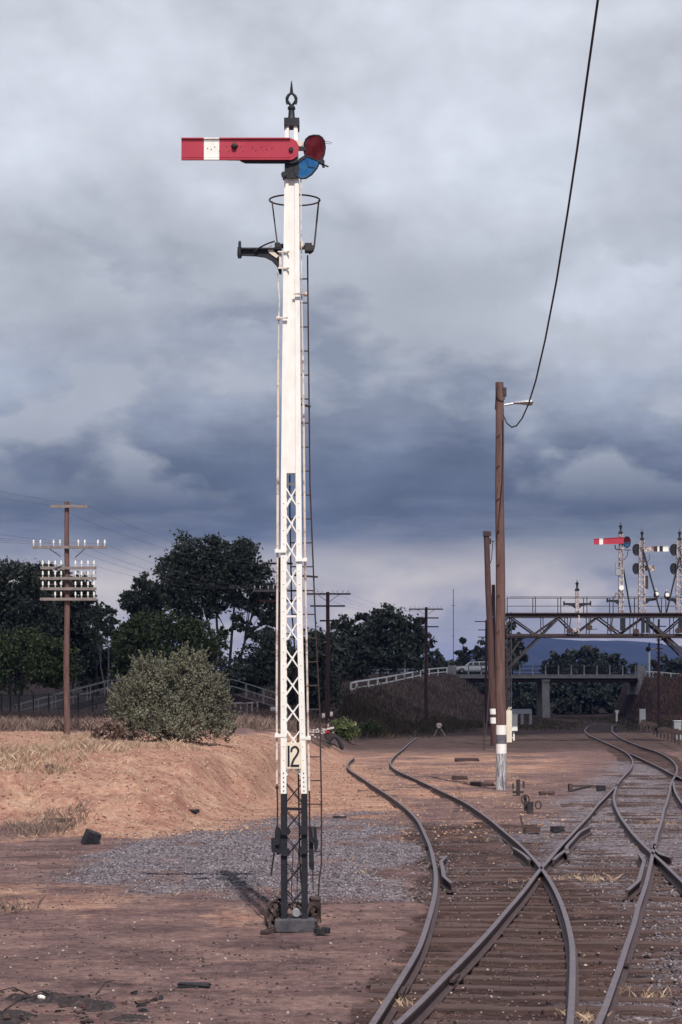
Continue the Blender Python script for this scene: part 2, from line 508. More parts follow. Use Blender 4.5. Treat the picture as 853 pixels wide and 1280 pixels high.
# rails measured on the ground (rail head 0.14 above it)
RA = [(468, 1276), (481.4, 1255), (502, 1221.5), (524, 1185.4), (536.8, 1146.7), (544.5, 1115.8), (545.3, 1090), (543.3, 1080.5), (538, 1057), (530.4, 1040.6), (524, 1026), (512.3, 1013.5), (498, 1001.9), (482.6, 991.6), (462, 978.7), (449, 969.6), (436, 962), (433.6, 958), (436.2, 951.6), (444, 946.4)]
RC = [(713, 1278.3), (715, 1244.8), (716, 1213.8), (715.5, 1177.7), (707.8, 1145.5), (698.8, 1121), (689.7, 1103), (682, 1091.3), (671.7, 1078), (661.4, 1066.4), (648.5, 1053.5), (632.2, 1040.6), (619.4, 1029), (603.9, 1017.4), (583.2, 1003.2), (567.8, 996), (542, 983.8), (516.2, 971.7), (493, 961.9), (487.8, 956.2), (487.8, 950.3), (495.5, 942.6), (511, 929.7), (521.3, 922)]
RB = [(500.7, 1275.7), (521.3, 1256.4), (557.4, 1219), (593.6, 1182.9), (632.2, 1139), (671.7, 1090), (679.4, 1081.9), (700, 1057.3), (723.3, 1032.8), (746.5, 1005.8), (764.5, 987.7), (777.4, 972.2), (790.3, 958), (791.6, 951.6), (786.5, 942.6), (774.9, 936), (754.2, 927), (736.2, 919.3), (729.7, 912.9), (733.6, 905.2), (747, 898.5)]
RD = [(749, 1277), (767, 1229), (782.6, 1182.9), (798, 1131), (811, 1090), (816, 1065), (821.3, 1041.9), (829, 1013.5), (835.5, 995.4), (838, 980), (841.4, 974), (845.8, 967), (846.6, 958), (839.3, 949), (823.9, 940), (798, 932), (773.6, 922), (764, 914), (764, 905.5), (771, 899)]
RG = [(771, 980), (766.6, 995.4), (768.4, 1005.8), (774.9, 1020), (787.8, 1038), (800.7, 1052), (811, 1062.5), (823.9, 1072.8), (839.3, 1088), (858, 1106), (885, 1133)]
RFF = [(841.4, 974.8), (842.2, 984), (845, 992), (852, 1003), (866, 1018), (890, 1040)]
RE = [(786.5, 941), (800, 947.5), (813.6, 953.5), (839, 966.5), (862, 978), (890, 992)]


def unproj(Pl):
    a = np.array(Pl, float)
    Y = F * (CH - 0.14) / (a[:, 1] - HOR)
    X = (a[:, 0] - CX) * Y / F
    o = np.argsort(Y)
    return X[o], Y[o]


def railpath(Pl, ext=True, sig=0.03, step=0.02):
    X, Y = unproj(Pl)
    L = np.log(Y)
    s = np.arange(L[0], L[-1], step)
    x = np.interp(s, L, X)
    k = np.exp(-0.5 * (np.arange(-8, 9) * step / sig) ** 2); k /= k.sum()
    # pad with linear extrapolation
    n = 8
    a = x[0] - (x[1] - x[0]) * np.arange(n, 0, -1); b = x[-1] + (x[-1] - x[-2]) * np.arange(1, n + 1)
    x = np.convolve(np.concatenate([a, x, b]), k, 'valid')
    y = np.exp(s)
    if ext:   # carry on below the frame toward the camera
        d = ((x[3] - x[0]) / (y[3] - y[0]))
        yy = np.arange(9.0, y[0] - 0.2, 0.5)
        x = np.concatenate([x[0] + d * (yy - y[0]), x]); y = np.concatenate([yy, y])
    return np.stack([x, y], 1)


PA, PC, PB, PD = railpath(RA), railpath(RC), railpath(RB), railpath(RD)
PG, PFF, PE = railpath(RG, False), railpath(RFF, False), railpath(RE, False)


def xat(Pth, Y): return np.interp(Y, Pth[:, 1], Pth[:, 0])


def polymask(X, Y, poly, soft):
    """1 inside the polygon, fading over soft metres"""
    inside = np.zeros(X.shape, bool); d = np.full(X.shape, 1e9)
    n = len(poly)
    for i in range(n):
        x0, y0 = poly[i]; x1, y1 = poly[(i + 1) % n]
        c = ((y0 > Y) != (y1 > Y)) & (X < (x1 - x0) * (Y - y0) / (y1 - y0 + 1e-12) + x0)
        inside ^= c
        dx, dy = x1 - x0, y1 - y0
        t = np.clip(((X - x0) * dx + (Y - y0) * dy) / (dx * dx + dy * dy + 1e-12), 0, 1)
        d = np.minimum(d, np.hypot(X - x0 - t * dx, Y - y0 - t * dy))
    sd = np.where(inside, d, -d)
    return sm(sd / soft * 0.5 + 0.5)


GRAVEL = [G(*p) for p in ((-60, 1058), (20, 1062), (110, 1060), (170, 1046), (290, 1030), (345, 1022), (430, 1016), (505, 1030), (545, 1075), (546, 1108), (520, 1125), (430, 1128), (390, 1134), (345, 1134), (290, 1122), (190, 1122), (130, 1100), (40, 1095), (-60, 1090))]
TANSTRIP = [G(*p) for p in ((-60, 1108), (60, 1100), (140, 1106), (210, 1126), (330, 1132), (440, 1140), (470, 1150), (400, 1156), (300, 1150), (180, 1146), (-60, 1146))]
ORANGEMID = [G(*p) for p in ((345, 935), (440, 935), (600, 940), (760, 940), (740, 975), (690, 1000), (655, 1050), (650, 1062), (560, 1056), (520, 1020), (430, 1018), (345, 1024))]
BANKFOOT = [G(*p) for p in ((40, 1049), (150, 1050), (230, 1047), (300, 1035), (345, 1024), (430, 1018), (500, 1022), (515, 1010), (480, 975), (436, 940), (345, 940), (250, 1000), (100, 1030))]
BALLAST2 = [G(*p) for p in ((770, 950), (835, 962), (845, 1000), (900, 1050), (900, 1290), (800, 1290), (800, 1130), (700, 1090), (640, 1068), (680, 1010), (745, 975))]


def masks(X, Y):
    n1 = fbm(X * 0.8, Y * 0.8, 5); n2 = fbm(X * 0.35 + 90, Y * 0.35, 4)
    Xj = X + n1 * 2.2 + n2 * 1.2; Yj = Y + n1 * 5.0
    gravel = polymask(Xj, Yj, GRAVEL, 1.6) * np.clip(0.80 + 1.9 * fbm(X * 1.1 + 31, Y * 0.7, 5) - 0.75 * sm((-3.0 - X) / 2.5), 0, 1)
    zb = ground_z(X, Y, False)
    orange = np.maximum(sm((zb + 0.02 + n1 * .2) / 0.25) * sm((74 - Y - n2 * 20) / 6), polymask(Xj, Yj, ORANGEMID, 2.5) * (0.47 + n2 * 0.9 + n1 * .5))
    orange = np.maximum(orange, polymask(Xj, Yj, BANKFOOT, 1.5) * np.clip(.86 + n1 * .5, 0, 1))
    orange = np.maximum(orange, polymask(Xj, Y + n1 * 2, TANSTRIP, 1.0) * (0.56 + n1 * .8))
    a, d = xat(PA, Y), xat(PD, Y); b, c = xat(PB, Y), xat(PC, Y)
    near = sm((43 - Y + n2 * 6) / 5)
    track = sm((X - a + 0.42) / 0.4 + n1 * 1.6) * sm((d + 0.85 - X) / 0.3 + n1) * near
    track = np.maximum(track, sm((X - b + 0.7) / 0.3 + n1) * sm((d + 0.7 - X) / 0.3 + n1) * sm((120 - Y) / 10))
    bal2 = polymask(Xj, Yj, BALLAST2, 1.5)
    weeds = np.maximum(sm((Y - 74 + n2 * 25) / 25), 0) * np.where(zb > 0.35, 1, 0.55 + .45 * sm((Y - 95) / 15))
    return gravel, np.clip(orange, 0, 1), np.clip(track, 0, 1), bal2, np.clip(weeds, 0, 1)


ys = np.concatenate([np.arange(-40, 8, 4.0), np.arange(8, 62, 0.09), np.arange(62, 135, 0.4), np.arange(135, 330, 1.3), np.geomspace(330, 9000, 46)])
nu = 360
u = np.linspace(-1, 1, nu); u = 0.55 * u + 0.45 * u ** 3
Wd = 14 + 0.42 * np.maximum(ys, 0) + np.where(ys > 330, (ys - 330) * 0.9, 0)
GX = u[None, :] * Wd[:, None] + np.where(ys > 20, 0.06 * np.minimum(ys, 300), 0)[:, None]; GY = np.repeat(ys[:, None], nu, 1)
gr, og, tr, b2, wd = masks(GX, GY)
GZ = ground_z(GX, GY) + (-0.036 + 0.15 * fbm(GX * 0.9 + 5, GY * 1.1, 5) + 0.03 * sm((GY - 26) / 8)) * tr * sm((75 - GY) / 10)
ny = len(ys)
ii = np.arange(ny * nu).reshape(ny, nu)
q = np.stack([ii[:-1, :-1], ii[:-1, 1:], ii[1:, 1:], ii[1:, :-1]], -1).reshape(-1, 4)

m, nt, b = newmat('yard ground')
co = nt('ShaderNodeTexCoord').outputs['Object']
at = lambda n: nt('ShaderNodeAttribute', attribute_name=n).outputs['Fac']
nA = nt.noise(co, 0.9, 8, 0.7); nB = nt.noise(co, 7, 6, 0.7); nC = nt.noise(co, 32, 4, 0.7); nD = nt.noise(co, 0.25, 5, 0.6)
mixn = nt.math('ADD', nt.math('MULTIPLY', nA, 0.5), nt.math('MULTIPLY', nB, 0.5))
dirt = nt.ramp(mixn, [(0.34, (0.058, 0.037, 0.040, 1)), (0.46, (0.130, 0.082, 0.081, 1)), (0.56, (0.200, 0.128, 0.115, 1)), (0.68, (0.29, 0.205, 0.175, 1))])
orn = nt.ramp(mixn, [(0.34, (0.17, 0.080, 0.066, 1)), (0.45, (0.29, 0.152, 0.115, 1)), (0.56, (0.385, 0.248, 0.178, 1)), (0.67, (0.49, 0.37, 0.275, 1))])
vor = nt('ShaderNodeTexVoronoi'); vor.inputs['Scale'].default_value = 22; nt.l.new(co, vor.inputs['Vector'])
vsep = nt('ShaderNodeSeparateColor'); nt.l.new(vor.outputs['Color'], vsep.inputs[0])
grav = nt.ramp(vsep.outputs[0], [(0.0, (0.055, 0.048, 0.058, 1)), (0.4, (0.15, 0.132, 0.153, 1)), (0.75, (0.22, 0.198, 0.222, 1)), (1.0, (0.38, 0.345, 0.37, 1))])
trk = nt.ramp(mixn, [(0.40, (0.026, 0.016, 0.016, 1)), (0.52, (0.075, 0.045, 0.041, 1)), (0.66, (0.19, 0.118, 0.100, 1))])
wdc = nt.ramp(mixn, [(0.34, (0.040, 0.026, 0.026, 1)), (0.5, (0.072, 0.046, 0.043, 1)), (0.66, (0.12, 0.082, 0.066, 1))])
def edge(mask, amt=0.5):
    s = nt.math('ADD', mask, nt.math('MULTIPLY', nt.math('SUBTRACT', nt.math('ADD', nt.math('MULTIPLY', nB, 0.6), nt.math('MULTIPLY', nC, 0.4)), 0.5), amt * 2))
    return nt.ramp(s, [(0.36, 0.0), (0.64, 1.0)])
col = nt.mix(edge(at('orange')), dirt, orn)
col = nt.mix(edge(at('weeds'), 0.3), col, wdc)
col = nt.mix(edge(at('gravel'), 0.7), col, grav)
col = nt.mix(edge(at('track')), col, trk)
col = nt.mix(nt.math('MULTIPLY', edge(at('ballast'), 0.7), 0.75), col, grav)
# pale pebbles and dark oily specks
v2 = nt('ShaderNodeTexVoronoi'); v2.inputs['Scale'].default_value = 9; nt.l.new(co, v2.inputs['Vector'])
v2s = nt('ShaderNodeSeparateColor'); nt.l.new(v2.outputs['Color'], v2s.inputs[0])
peb = nt.math('MULTIPLY', nt.ramp(v2.outputs['Distance'], [(0.14, 1.0), (0.22, 0.0)]), nt.ramp(v2s.outputs[1], [(0.80, 0.0), (0.82, 1.0)]))
col = nt.mix(nt.math('MULTIPLY', peb, 0.6), col, (0.36, 0.29, 0.26, 1))
stain = nt.ramp(nt.noise(co, 1.6, 8, 0.75), [(0.60, 0.0), (0.70, 0.65)])
col = nt.mix(stain, col, (0.05, 0.037, 0.040, 1))
mps = nt('ShaderNodeMapping'); mps.inputs['Scale'].default_value = (0.55, 1.3, 1); nt.l.new(co, mps.inputs[0])
streak = nt.ramp(nt.noise(mps.outputs[0], 1.3, 7, 0.72), [(0.40, (0.55, 0.53, 0.55, 1)), (0.52, (0.95, 0.95, 0.95, 1)), (0.66, (1.25, 1.22, 1.18, 1))])
col = nt.mix(nt.math('SUBTRACT', 0.85, nt.math('MULTIPLY', at('orange'), 0.5)), col, nt.mix(1.0, col, streak, 'MULTIPLY'))
grit = nt.ramp(nt.noise(co, 75, 3, 0.8), [(0.30, (0.55, 0.55, 0.56, 1)), (0.5, (1, 1, 1, 1)), (0.72, (1.55, 1.5, 1.45, 1))])
col = nt.mix(0.8, col, nt.mix(1.0, col, grit, 'MULTIPLY'))
nt.l.new(col, b.inputs['Base Color']); b.inputs['Roughness'].default_value = 0.95; b.inputs['Specular IOR Level'].default_value = 0.15
hgt = nt.math('ADD', nt.math('MULTIPLY', nB, 0.6), nt.math('ADD', nt.math('MULTIPLY', nC, 0.35), nt.math('MULTIPLY', vor.outputs['Distance'], -0.3)))
bp = nt('ShaderNodeBump', i_Strength=0.9, i_Distance=0.06, i_Height=hgt); nt.l.new(bp.outputs[0], b.inputs['Normal'])
ground = np_mesh('ground', np.stack([GX, GY, GZ], -1).reshape(-1, 3), 4, m, quads=q, smooth=True)
tag(ground, 'dirt yard ground with gravel and orange earth', kind='structure')
for nm, arr in (('gravel', gr), ('orange', og), ('track', tr), ('ballast', b2), ('weeds', wd)):
    a = ground.data.attributes.new(nm, 'FLOAT', 'POINT'); a.data.foreach_set('value', arr.reshape(-1).astype(np.float32))

# distant hill range
hx = np.array([-2600, -1400, -600, 300, 480, 555, 585, 610, 640, 660, 690, 720, 780, 853, 1000, 1300, 2200, 3400]); hy = np.array([862, 858, 855, 850, 843, 831, 818, 806, 797, 791.5, 793, 797, 800, 806, 826, 845, 856, 864])
Yh = 3600.0
cxs = np.linspace(-4600, 4600, 420); rows = np.linspace(0, 1, 26)
crest = np.interp(cxs, (hx - CX) * Yh / F, CH - (hy - HOR) * Yh / F)
HXg = np.repeat(cxs[None], 26, 0); HYg = 2900 + rows[:, None] * 1700 + 0 * HXg
prof = np.sin(np.pi * np.clip(rows * 1.02, 0, 1)) ** 1.2
HZg = crest[None] * np.interp(rows, [0, .2, .41, .7, 1], [0, .42, 1, .6, 0])[:, None] * (1 + 0.16 * fbm(HXg / 130, HYg / 130, 4)) + 3 * fbm(HXg / 25, HYg / 25, 3) - 1
ii = np.arange(26 * 420).reshape(26, 420); q = np.stack([ii[:-1, :-1], ii[:-1, 1:], ii[1:, 1:], ii[1:, :-1]], -1).reshape(-1, 4)
M['hill'] = surf('wooded hillside', (0.016, 0.023, 0.034), (0.030, 0.038, 0.050), 0.02, 0.95, bump=0)
tag(np_mesh('hill', np.stack([HXg, HYg, HZg], -1).reshape(-1, 3), 4, M['hill'], quads=q, smooth=True), 'wooded hill range far beyond the bridge', kind='structure')

# unseen cloud slab added above and behind the camera to shade the far yard
H_CL = 430.0
offx, offy = sun_dir.x / sun_dir.z * H_CL, sun_dir.y / sun_dir.z * H_CL
front = [(-520, 70), (-200, 84), (-40, 90), (-14, 92), (-4, 100), (4, 119), (9, 127), (20, 133), (60, 138), (220, 128), (520, 150)]
ring = []
for k in range(len(front) - 1):
    for t in np.linspace(0, 1, 7)[:-1]:
        x = front[k][0] * (1 - t) + front[k + 1][0] * t; y = front[k][1] * (1 - t) + front[k + 1][1] * t
        ring.append((x, y + 5 * math.sin(x * 0.09) + 3 * math.sin(x * 0.31 + 1)))
ring += [(560, 400), (480, 700), (300, 860), (0, 920), (-300, 860), (-490, 700), (-560, 400)]
cm = MB()
n = len(ring)
bot = [(x + offx, y + offy, H_CL) for x, y in ring]; ctr = (offx, 420 + offy)
top = [(ctr[0] + (p[0] - ctr[0]) * 0.93, ctr[1] + (p[1] - ctr[1]) * 0.93, H_CL + 45) for p in bot]
cm.add(bot + top, [tuple(range(n - 1, -1, -1)), tuple(range(n, 2 * n))] + [(i, (i + 1) % n, (i + 1) % n + n, i + n) for i in range(n)])
mc, ntc, bc = newmat('shade_cloud')
tl = ntc('ShaderNodeBsdfTranslucent'); tl.inputs[0].default_value = (0.66, 0.68, 0.72, 1)
ntc.l.new(tl.outputs[0], ntc.n['Material Output'].inputs[0])
tag(cm.build('shade_cloud', mc), 'unseen slab added overhead to shade the far half of the yard', kind='structure')

# ---------------------------------------------------------------- railway tracks
PROF = [(-0.060, 0.0), (0.060, 0.0), (0.060, 0.012), (0.009, 0.03), (0.009, 0.104), (0.030, 0.112), (0.030, 0.136), (0.024, 0.14), (-0.024, 0.14), (-0.030, 0.136), (-0.030, 0.112), (-0.009, 0.104), (-0.009, 0.03), (-0.060, 0.012)]


def rail_mb(path, mb=None, y0=None, y1=None, dz=0.0, off=0.0):
    mb = mb or MB()
    p = path
    if y0 is not None: p = p[p[:, 1] >= y0]
    if y1 is not None: p = p[p[:, 1] <= y1]
    t = np.gradient(p, axis=0); t /= np.linalg.norm(t, axis=1)[:, None]
    nx, nyy = t[:, 1], -t[:, 0]
    k = len(PROF); V = []
    zt = np.array([min(0.0, gz(a, bb) if bb > 125 else 0.0) for a, bb in p]) + dz
    for i in range(len(p)):
        for (o, zz_) in PROF:
            V.append((p[i, 0] + nx[i] * (o + off), p[i, 1] + nyy[i] * (o + off), zt[i] + zz_))
    Fc = []; 
    for i in range(len(p) - 1):
        for j in range(k):
            Fc.append((i * k + j, i * k + (j + 1) % k, (i + 1) * k + (j + 1) % k, (i + 1) * k + j))
    Fc.append(tuple(range(k))); Fc.append(tuple(range((len(p) - 1) * k, len(p) * k))[::-1])
    s0 = len(mb.M)
    mb.add(V, Fc)
    for i in range(len(p) - 1):
        for j in (6, 7, 8): mb.M[s0 + i * k + j] = 1
    return mb


RM = [M['rail'], M['railtop']]


def rail(path, parent, **kw):
    return rail_mb(path, **kw).build('rail', RM, parent)


def check_rail(path, parent, ya, yb, side, name='check_rail'):
    y = np.linspace(ya, yb, 24)
    t = np.linspace(-1, 1, 24)
    off = 0.115 + 0.11 * np.maximum(0, np.abs(t) - 0.55) / 0.45
    p = np.stack([xat(path, y) + side * off, y], 1)
    return rail_mb(p).build(name, RM, parent)


sleeper_mesh = []
for k in range(4):
    mb = MB()
    n = 10; sec = []
    for i in range(n + 1):
        x = -0.5 + i / n
        hw = 0.115 + random.uniform(-0.012, 0.012); hz = random.uniform(-0.012, 0.006)
        sec.append([(x, -hw, -0.13), (x, hw, -0.13), (x, hw - 0.012, hz - 0.01), (x, hw * 0.5, hz + random.uniform(-.006, .006)), (x, -hw * 0.4, hz + random.uniform(-.006, .006)), (x, -hw + 0.012, hz - 0.01)])
    for i in range(n):
        for j in range(6):
            j2 = (j + 1) % 6
            mb.add([sec[i][j], sec[i][j2], sec[i + 1][j2], sec[i + 1][j]], [(0, 1, 2, 3)])
    mb.add(sec[0], [(5, 4, 3, 2, 1, 0)]); mb.add(sec[-1], [(0, 1, 2, 3, 4, 5)])
    o = mb.build('sleeper', M['sleeper']); sleeper_mesh.append(o.data); bpy.data.objects.remove(o)


def sleeper(parent, xa, xb, y, tilt):
    o = bpy.data.objects.new('sleeper', random.choice(sleeper_mesh)); COL.objects.link(o)
    o.parent = parent
    L = (xb - xa) / math.cos(tilt)
    o.location = Vector(((xa + xb) / 2, y, 0.010 + random.uniform(-0.038, 0.012))) - wloc(parent)
    o.scale = (L, random.uniform(0.82, 1.16), 1); o.rotation_euler = (random.uniform(-.03, .03), random.uniform(-.004, .004), tilt + random.uniform(-.02, .02))
    return o


t1 = thing('railway_track', (float(xat(PB, 20)) + 0.8, 20, 0), 'rusty main line on dark timber sleepers running far right under the signal gantry', 'railway track')
rail(PB, t1); rail(PD, t1)
check_rail(PB, t1, 32.0, 38.5, 1); check_rail(PD, t1, 26.0, 32.0, -1)
y = 9.6
while y < 42:
    sleeper(t1, min(float(xat(PA, y)), float(xat(PB, y)) + 0.0) - 0.40 + random.uniform(-.12, .12), max(float(xat(PD, y)), float(xat(PC, y))) + 0.55 + random.uniform(-.1, .25), y, math.radians(-5 + random.uniform(-.6, .6)))
    y += 0.625 + random.uniform(-.05, .05)
while y < 70:
    sleeper(t1, float(xat(PB, y)) - 0.75 + random.uniform(-.35, .15), float(xat(PD, y)) + 0.75 + random.uniform(-.1, .3), y, math.radians(-9))
    y += 0.64 + random.uniform(-.06, .06)
# joint bars on the rails and a rusty frog
for pth, yy in ((PA, 17.4), (PB, 18.2), (PD, 19.3), (PA, 30.5), (PB, 44.0)):
    x = float(xat(pth, yy)); dx = float(xat(pth, yy + .4)) - x
    mb = MB()
    for s in (-1, 1): mb.bar((x + s * .03, yy, .07), (x + dx + s * .03, yy + .4, .07), 0.03, 0.07, up=(1, 0, 0))
    for k in range(4): mb.ball((x + dx * (.15 + .23 * k) + .052, yy + .4 * (.15 + .23 * k), .07), 0.016)
    mb.build('fishplate', M['rail'], t1)

t2 = thing('siding_track', (float(xat(PA, 20)) + 0.8, 20, 0), 'rusty curved siding swinging left through orange dirt toward the grassy bank', 'railway track')
rail(PA, t2); rail(PC, t2)
check_rail(PA, t2, 27.0, 31.5, 1)
mb = MB()
yf = 30.6
for pth, s in ((PB, -1), (PC, 1)):
    y = np.linspace(yf - 2.1, yf - 0.25, 14); t = np.linspace(0, 1, 14)
    xo = xat(PB if s > 0 else PC, y)
# wing rails either side of the crossing
for pth, s, ya, yb in ((PC, -1, yf + .2, yf + 2.6), (PB, 1, yf + .2, yf + 2.2)):
    y = np.linspace(ya, yb, 14); t = np.linspace(0, 1, 14)
    p = np.stack([xat(pth, y) + s * (-0.02 + 0.10 + 0.09 * t ** 2), y], 1)
    rail_mb(p, mb)
mb.build('wing_rail', RM, t2)
for yy in np.arange(46, 74, 3.3):
    xx = float(xat(PA, yy)); sleeper(t2, xx - .45, xx + random.uniform(.2, 2.1), yy, math.radians(4)).location.z -= 0.012

t3 = thing('branch_track', (float(xat(PG, 40)) + 0.8, 40, 0), 'rusty turnout rails leaving the main line at the right edge of the yard', 'railway track')
rail(PG, t3); rail(PFF, t3)
check_rail(PG, t3, 31.2, 34.0, 1, 'wing_rail')
t4 = thing('crossover_rail', (float(xat(PE, 80)), 80, 0), 'short far rail crossing the main line below the gantry, right of the lamp pole', 'railway track')
rail(PE, t4)

# ---------------------------------------------------------------- stones, pebbles and litter (uncountable)
OCT = np.array([(1, 0, 0), (-1, 0, 0), (0, 1, 0), (0, -1, 0), (0, 0, 1), (0, 0, -1)], float)
OF = np.array([(0, 2, 4), (2, 1, 4), (1, 3, 4), (3, 0, 4), (2, 0, 5), (1, 2, 5), (3, 1, 5), (0, 3, 5)])


def stones(name, xy, size, mat, label, cat, lift=0.0):
    n = len(xy)
    z = ground_z(xy[:, 0], xy[:, 1]) + lift
    s = size[0] + (size[1] - size[0]) * rng.random(n) ** 2
    V = OCT[None] * (0.65 + 0.7 * rng.random((n, 6, 1))) * s[:, None, None] * np.array([1, 1, 0.75]) + rng.normal(0, .18, (n, 6, 3)) * s[:, None, None]
    a = rng.random(n) * 6.28
    c, sn = np.cos(a)[:, None], np.sin(a)[:, None]
    V = np.stack([V[..., 0] * c - V[..., 1] * sn, V[..., 0] * sn + V[..., 1] * c, V[..., 2]], -1)
    V += np.stack([xy[:, 0], xy[:, 1], z + s * 0.25], -1)[:, None]
    idx = (OF[None] + (np.arange(n) * 6)[:, None, None]).reshape(-1, 3)
    o = np_mesh(name, V.reshape(-1, 3), 3, mat, quads=idx)
    return tag(o, label, cat, kind='stuff')


def stonemat(name, stops):
    m, nt, b = newmat(name)
    g = nt('ShaderNodeNewGeometry')
    nt.l.new(nt.ramp(g.outputs['Random Per Island'], [(p, c4(c)) for p, c in stops]), b.inputs['Base Color'])
    b.inputs['Roughness'].default_value = 0.9; b.inputs['Specular IOR Level'].default_value = 0.2
    return m


def scatter(n, x0, x1, y0, y1, f, far=True):
    """points spread evenly over what the camera sees, kept with probability f(X,Y)"""
    out = []; tot = 0
    for _ in range(60):
        Y = 1 / (1 / y1 + (1 / y0 - 1 / y1) * rng.random(n * 2)) if far else y0 + (y1 - y0) * rng.random(n * 2)
        X = x0 + (x1 - x0) * rng.random(n * 2)
        k = rng.random(n * 2) < f(X, Y)
        out.append(np.stack([X[k], Y[k]], 1)); tot += k.sum()
        if tot >= n: break
    return np.concatenate(out)[:n]


M['ballast'] = stonemat('crushed basalt', [(0, (0.055, 0.048, 0.058)), (0.5, (0.145, 0.124, 0.138)), (0.85, (0.20, 0.175, 0.19)), (1, (0.31, 0.275, 0.28))])
M['pebble'] = stonemat('mixed dirt pebbles', [(0, (0.035, 0.027, 0.03)), (0.6, (0.12, 0.085, 0.085)), (0.88, (0.22, 0.16, 0.14)), (1, (0.45, 0.38, 0.35))])
xy = scatter(22000, -9, 3.2, 24, 46, lambda X, Y: masks(X, Y)[0] ** 1.5 * 0.95)
stones('ballast_gravel', xy, (0.007, 0.029), M['ballast'], 'grey crushed gravel spread around the foot of the tall signal', 'gravel')
xy = scatter(9000, 3, 11, 16, 70, lambda X, Y: masks(X, Y)[3] * 0.9)
stones('track_ballast', xy, (0.008, 0.030), M['ballast'], 'grey ballast stones between the right hand rails', 'gravel', -0.02)
xy = scatter(16000, -7, 8, 13.5, 45, lambda X, Y: np.clip(0.55 + 1.2 * fbm(X * .9, Y * .9, 4), 0, 1) * (1 - 0.7 * masks(X, Y)[0]))
stones('loose_pebbles', xy, (0.004, 0.022), M['pebble'], 'loose pebbles and cinders scattered on the dark dirt', 'pebbles')
M['orangepeb'] = stonemat('ochre clods', [(0, (0.16, 0.08, 0.06)), (0.6, (0.34, 0.2, 0.14)), (1, (0.5, 0.36, 0.26))])
xy = scatter(15000, -13, 6, 37, 75, lambda X, Y: masks(X, Y)[1] * 0.9)
stones('earth_clods', xy, (0.008, 0.04), M['orangepeb'], 'small ochre clods on the orange earth bank', 'earth')


def blades(name, xy, h, wdt, mat, label, per=7, spread=0.12, lean=0.5, zf=None):
    n = len(xy); N = n * per
    base = np.repeat(xy, per, 0) + rng.normal(0, spread, (N, 2))
    z = (zf or (lambda X, Y: ground_z(X, Y, False)))(base[:, 0], base[:, 1]) - 0.02
    hh = np.repeat(h[0] + (h[1] - h[0]) * rng.random(n), per) * (0.55 + 0.6 * rng.random(N))
    a = rng.random(N) * 6.283; la = rng.random(N) * 6.283; l = lean * rng.random(N) * hh
    wv = np.stack([np.cos(a), np.sin(a)], 1) * (wdt * (0.6 + 0.8 * rng.random(N)))[:, None]
    dv = np.stack([np.cos(la), np.sin(la)], 1) * l[:, None]
    b0 = np.concatenate([base - wv, z[:, None]], 1); b1 = np.concatenate([base + wv, z[:, None]], 1)
    m0 = np.concatenate([base + dv * .35 + wv * .8, (z + hh * .6)[:, None]], 1)
    t0 = np.concatenate([base + dv, (z + hh)[:, None]], 1)
    V = np.stack([b0, b1, m0, t0], 1).reshape(-1, 3)
    o = np_mesh(name, V, 4, mat)
    return tag(o, label, 'grass', kind='stuff')


def reg(cx, cy, rx, ry, n):
    a = rng.random(n) * 6.283; r = np.sqrt(rng.random(n))
    return np.stack([cx + rx * r * np.cos(a), cy + ry * r * np.sin(a)], 1)


# straw tussocks along the lip of the bank
pts = []
for (px, py, rx, ry, n) in ((95, 935, 1.5, 4, 120), (60, 942, 1.2, 3, 60), (140, 936, 0.8, 2.5, 45), (30, 950, 1.2, 2.5, 50), (105, 925, 1.4, 3, 110), (200, 935, 1.3, 2.2, 25), (10, 955, 1, 2, 25)):
    g = GP(px, py); pts.append(reg(g.x, g.y, rx, ry, n))
blades('straw_grass', np.concatenate(pts), (0.04, 0.26), 0.005, M['straw'], 'pale dry straw tussocks on the lip of the earth bank', 22, 0.10, 1.1)
# scattered dry stalks on dirt and beside rails
pts = [scatter(300, -8, 9, 26, 70, lambda X, Y: np.clip(masks(X, Y)[1] * .6 + .02, 0, 1))]
for (px, py, r, n) in ((500, 1258, .12, 9), (727, 1272, .12, 8), (712, 1098, .35, 10), (665, 1102, .3, 5), (735, 1100, .4, 9), (800, 1245, .3, 8), (520, 970, .3, 8), (835, 1030, .4, 10)):
    g = G(px, py); pts.append(reg(g[0], g[1], r, r, n))
blades('dry_stalks', np.concatenate(pts), (0.03, 0.12), 0.003, M['straw'], 'thin dry stalks and leaf litter beside the rails', 10, 0.07, 1.6)
g = GP(40, 1040); g2 = GP(60, 1032)
pts = [reg(g.x, g.y, .7, 1.2, 60), reg(g2.x + .3, g2.y, .6, 1.0, 40), reg(GP(10, 1135).x, 24.6, .5, .3, 20)]
blades('dead_weeds', np.concatenate(pts), (0.05, 0.30), 0.0025, M['weed'], 'brown dead weeds at the hollow foot of the earth bank', 9, 0.14, 1.0)
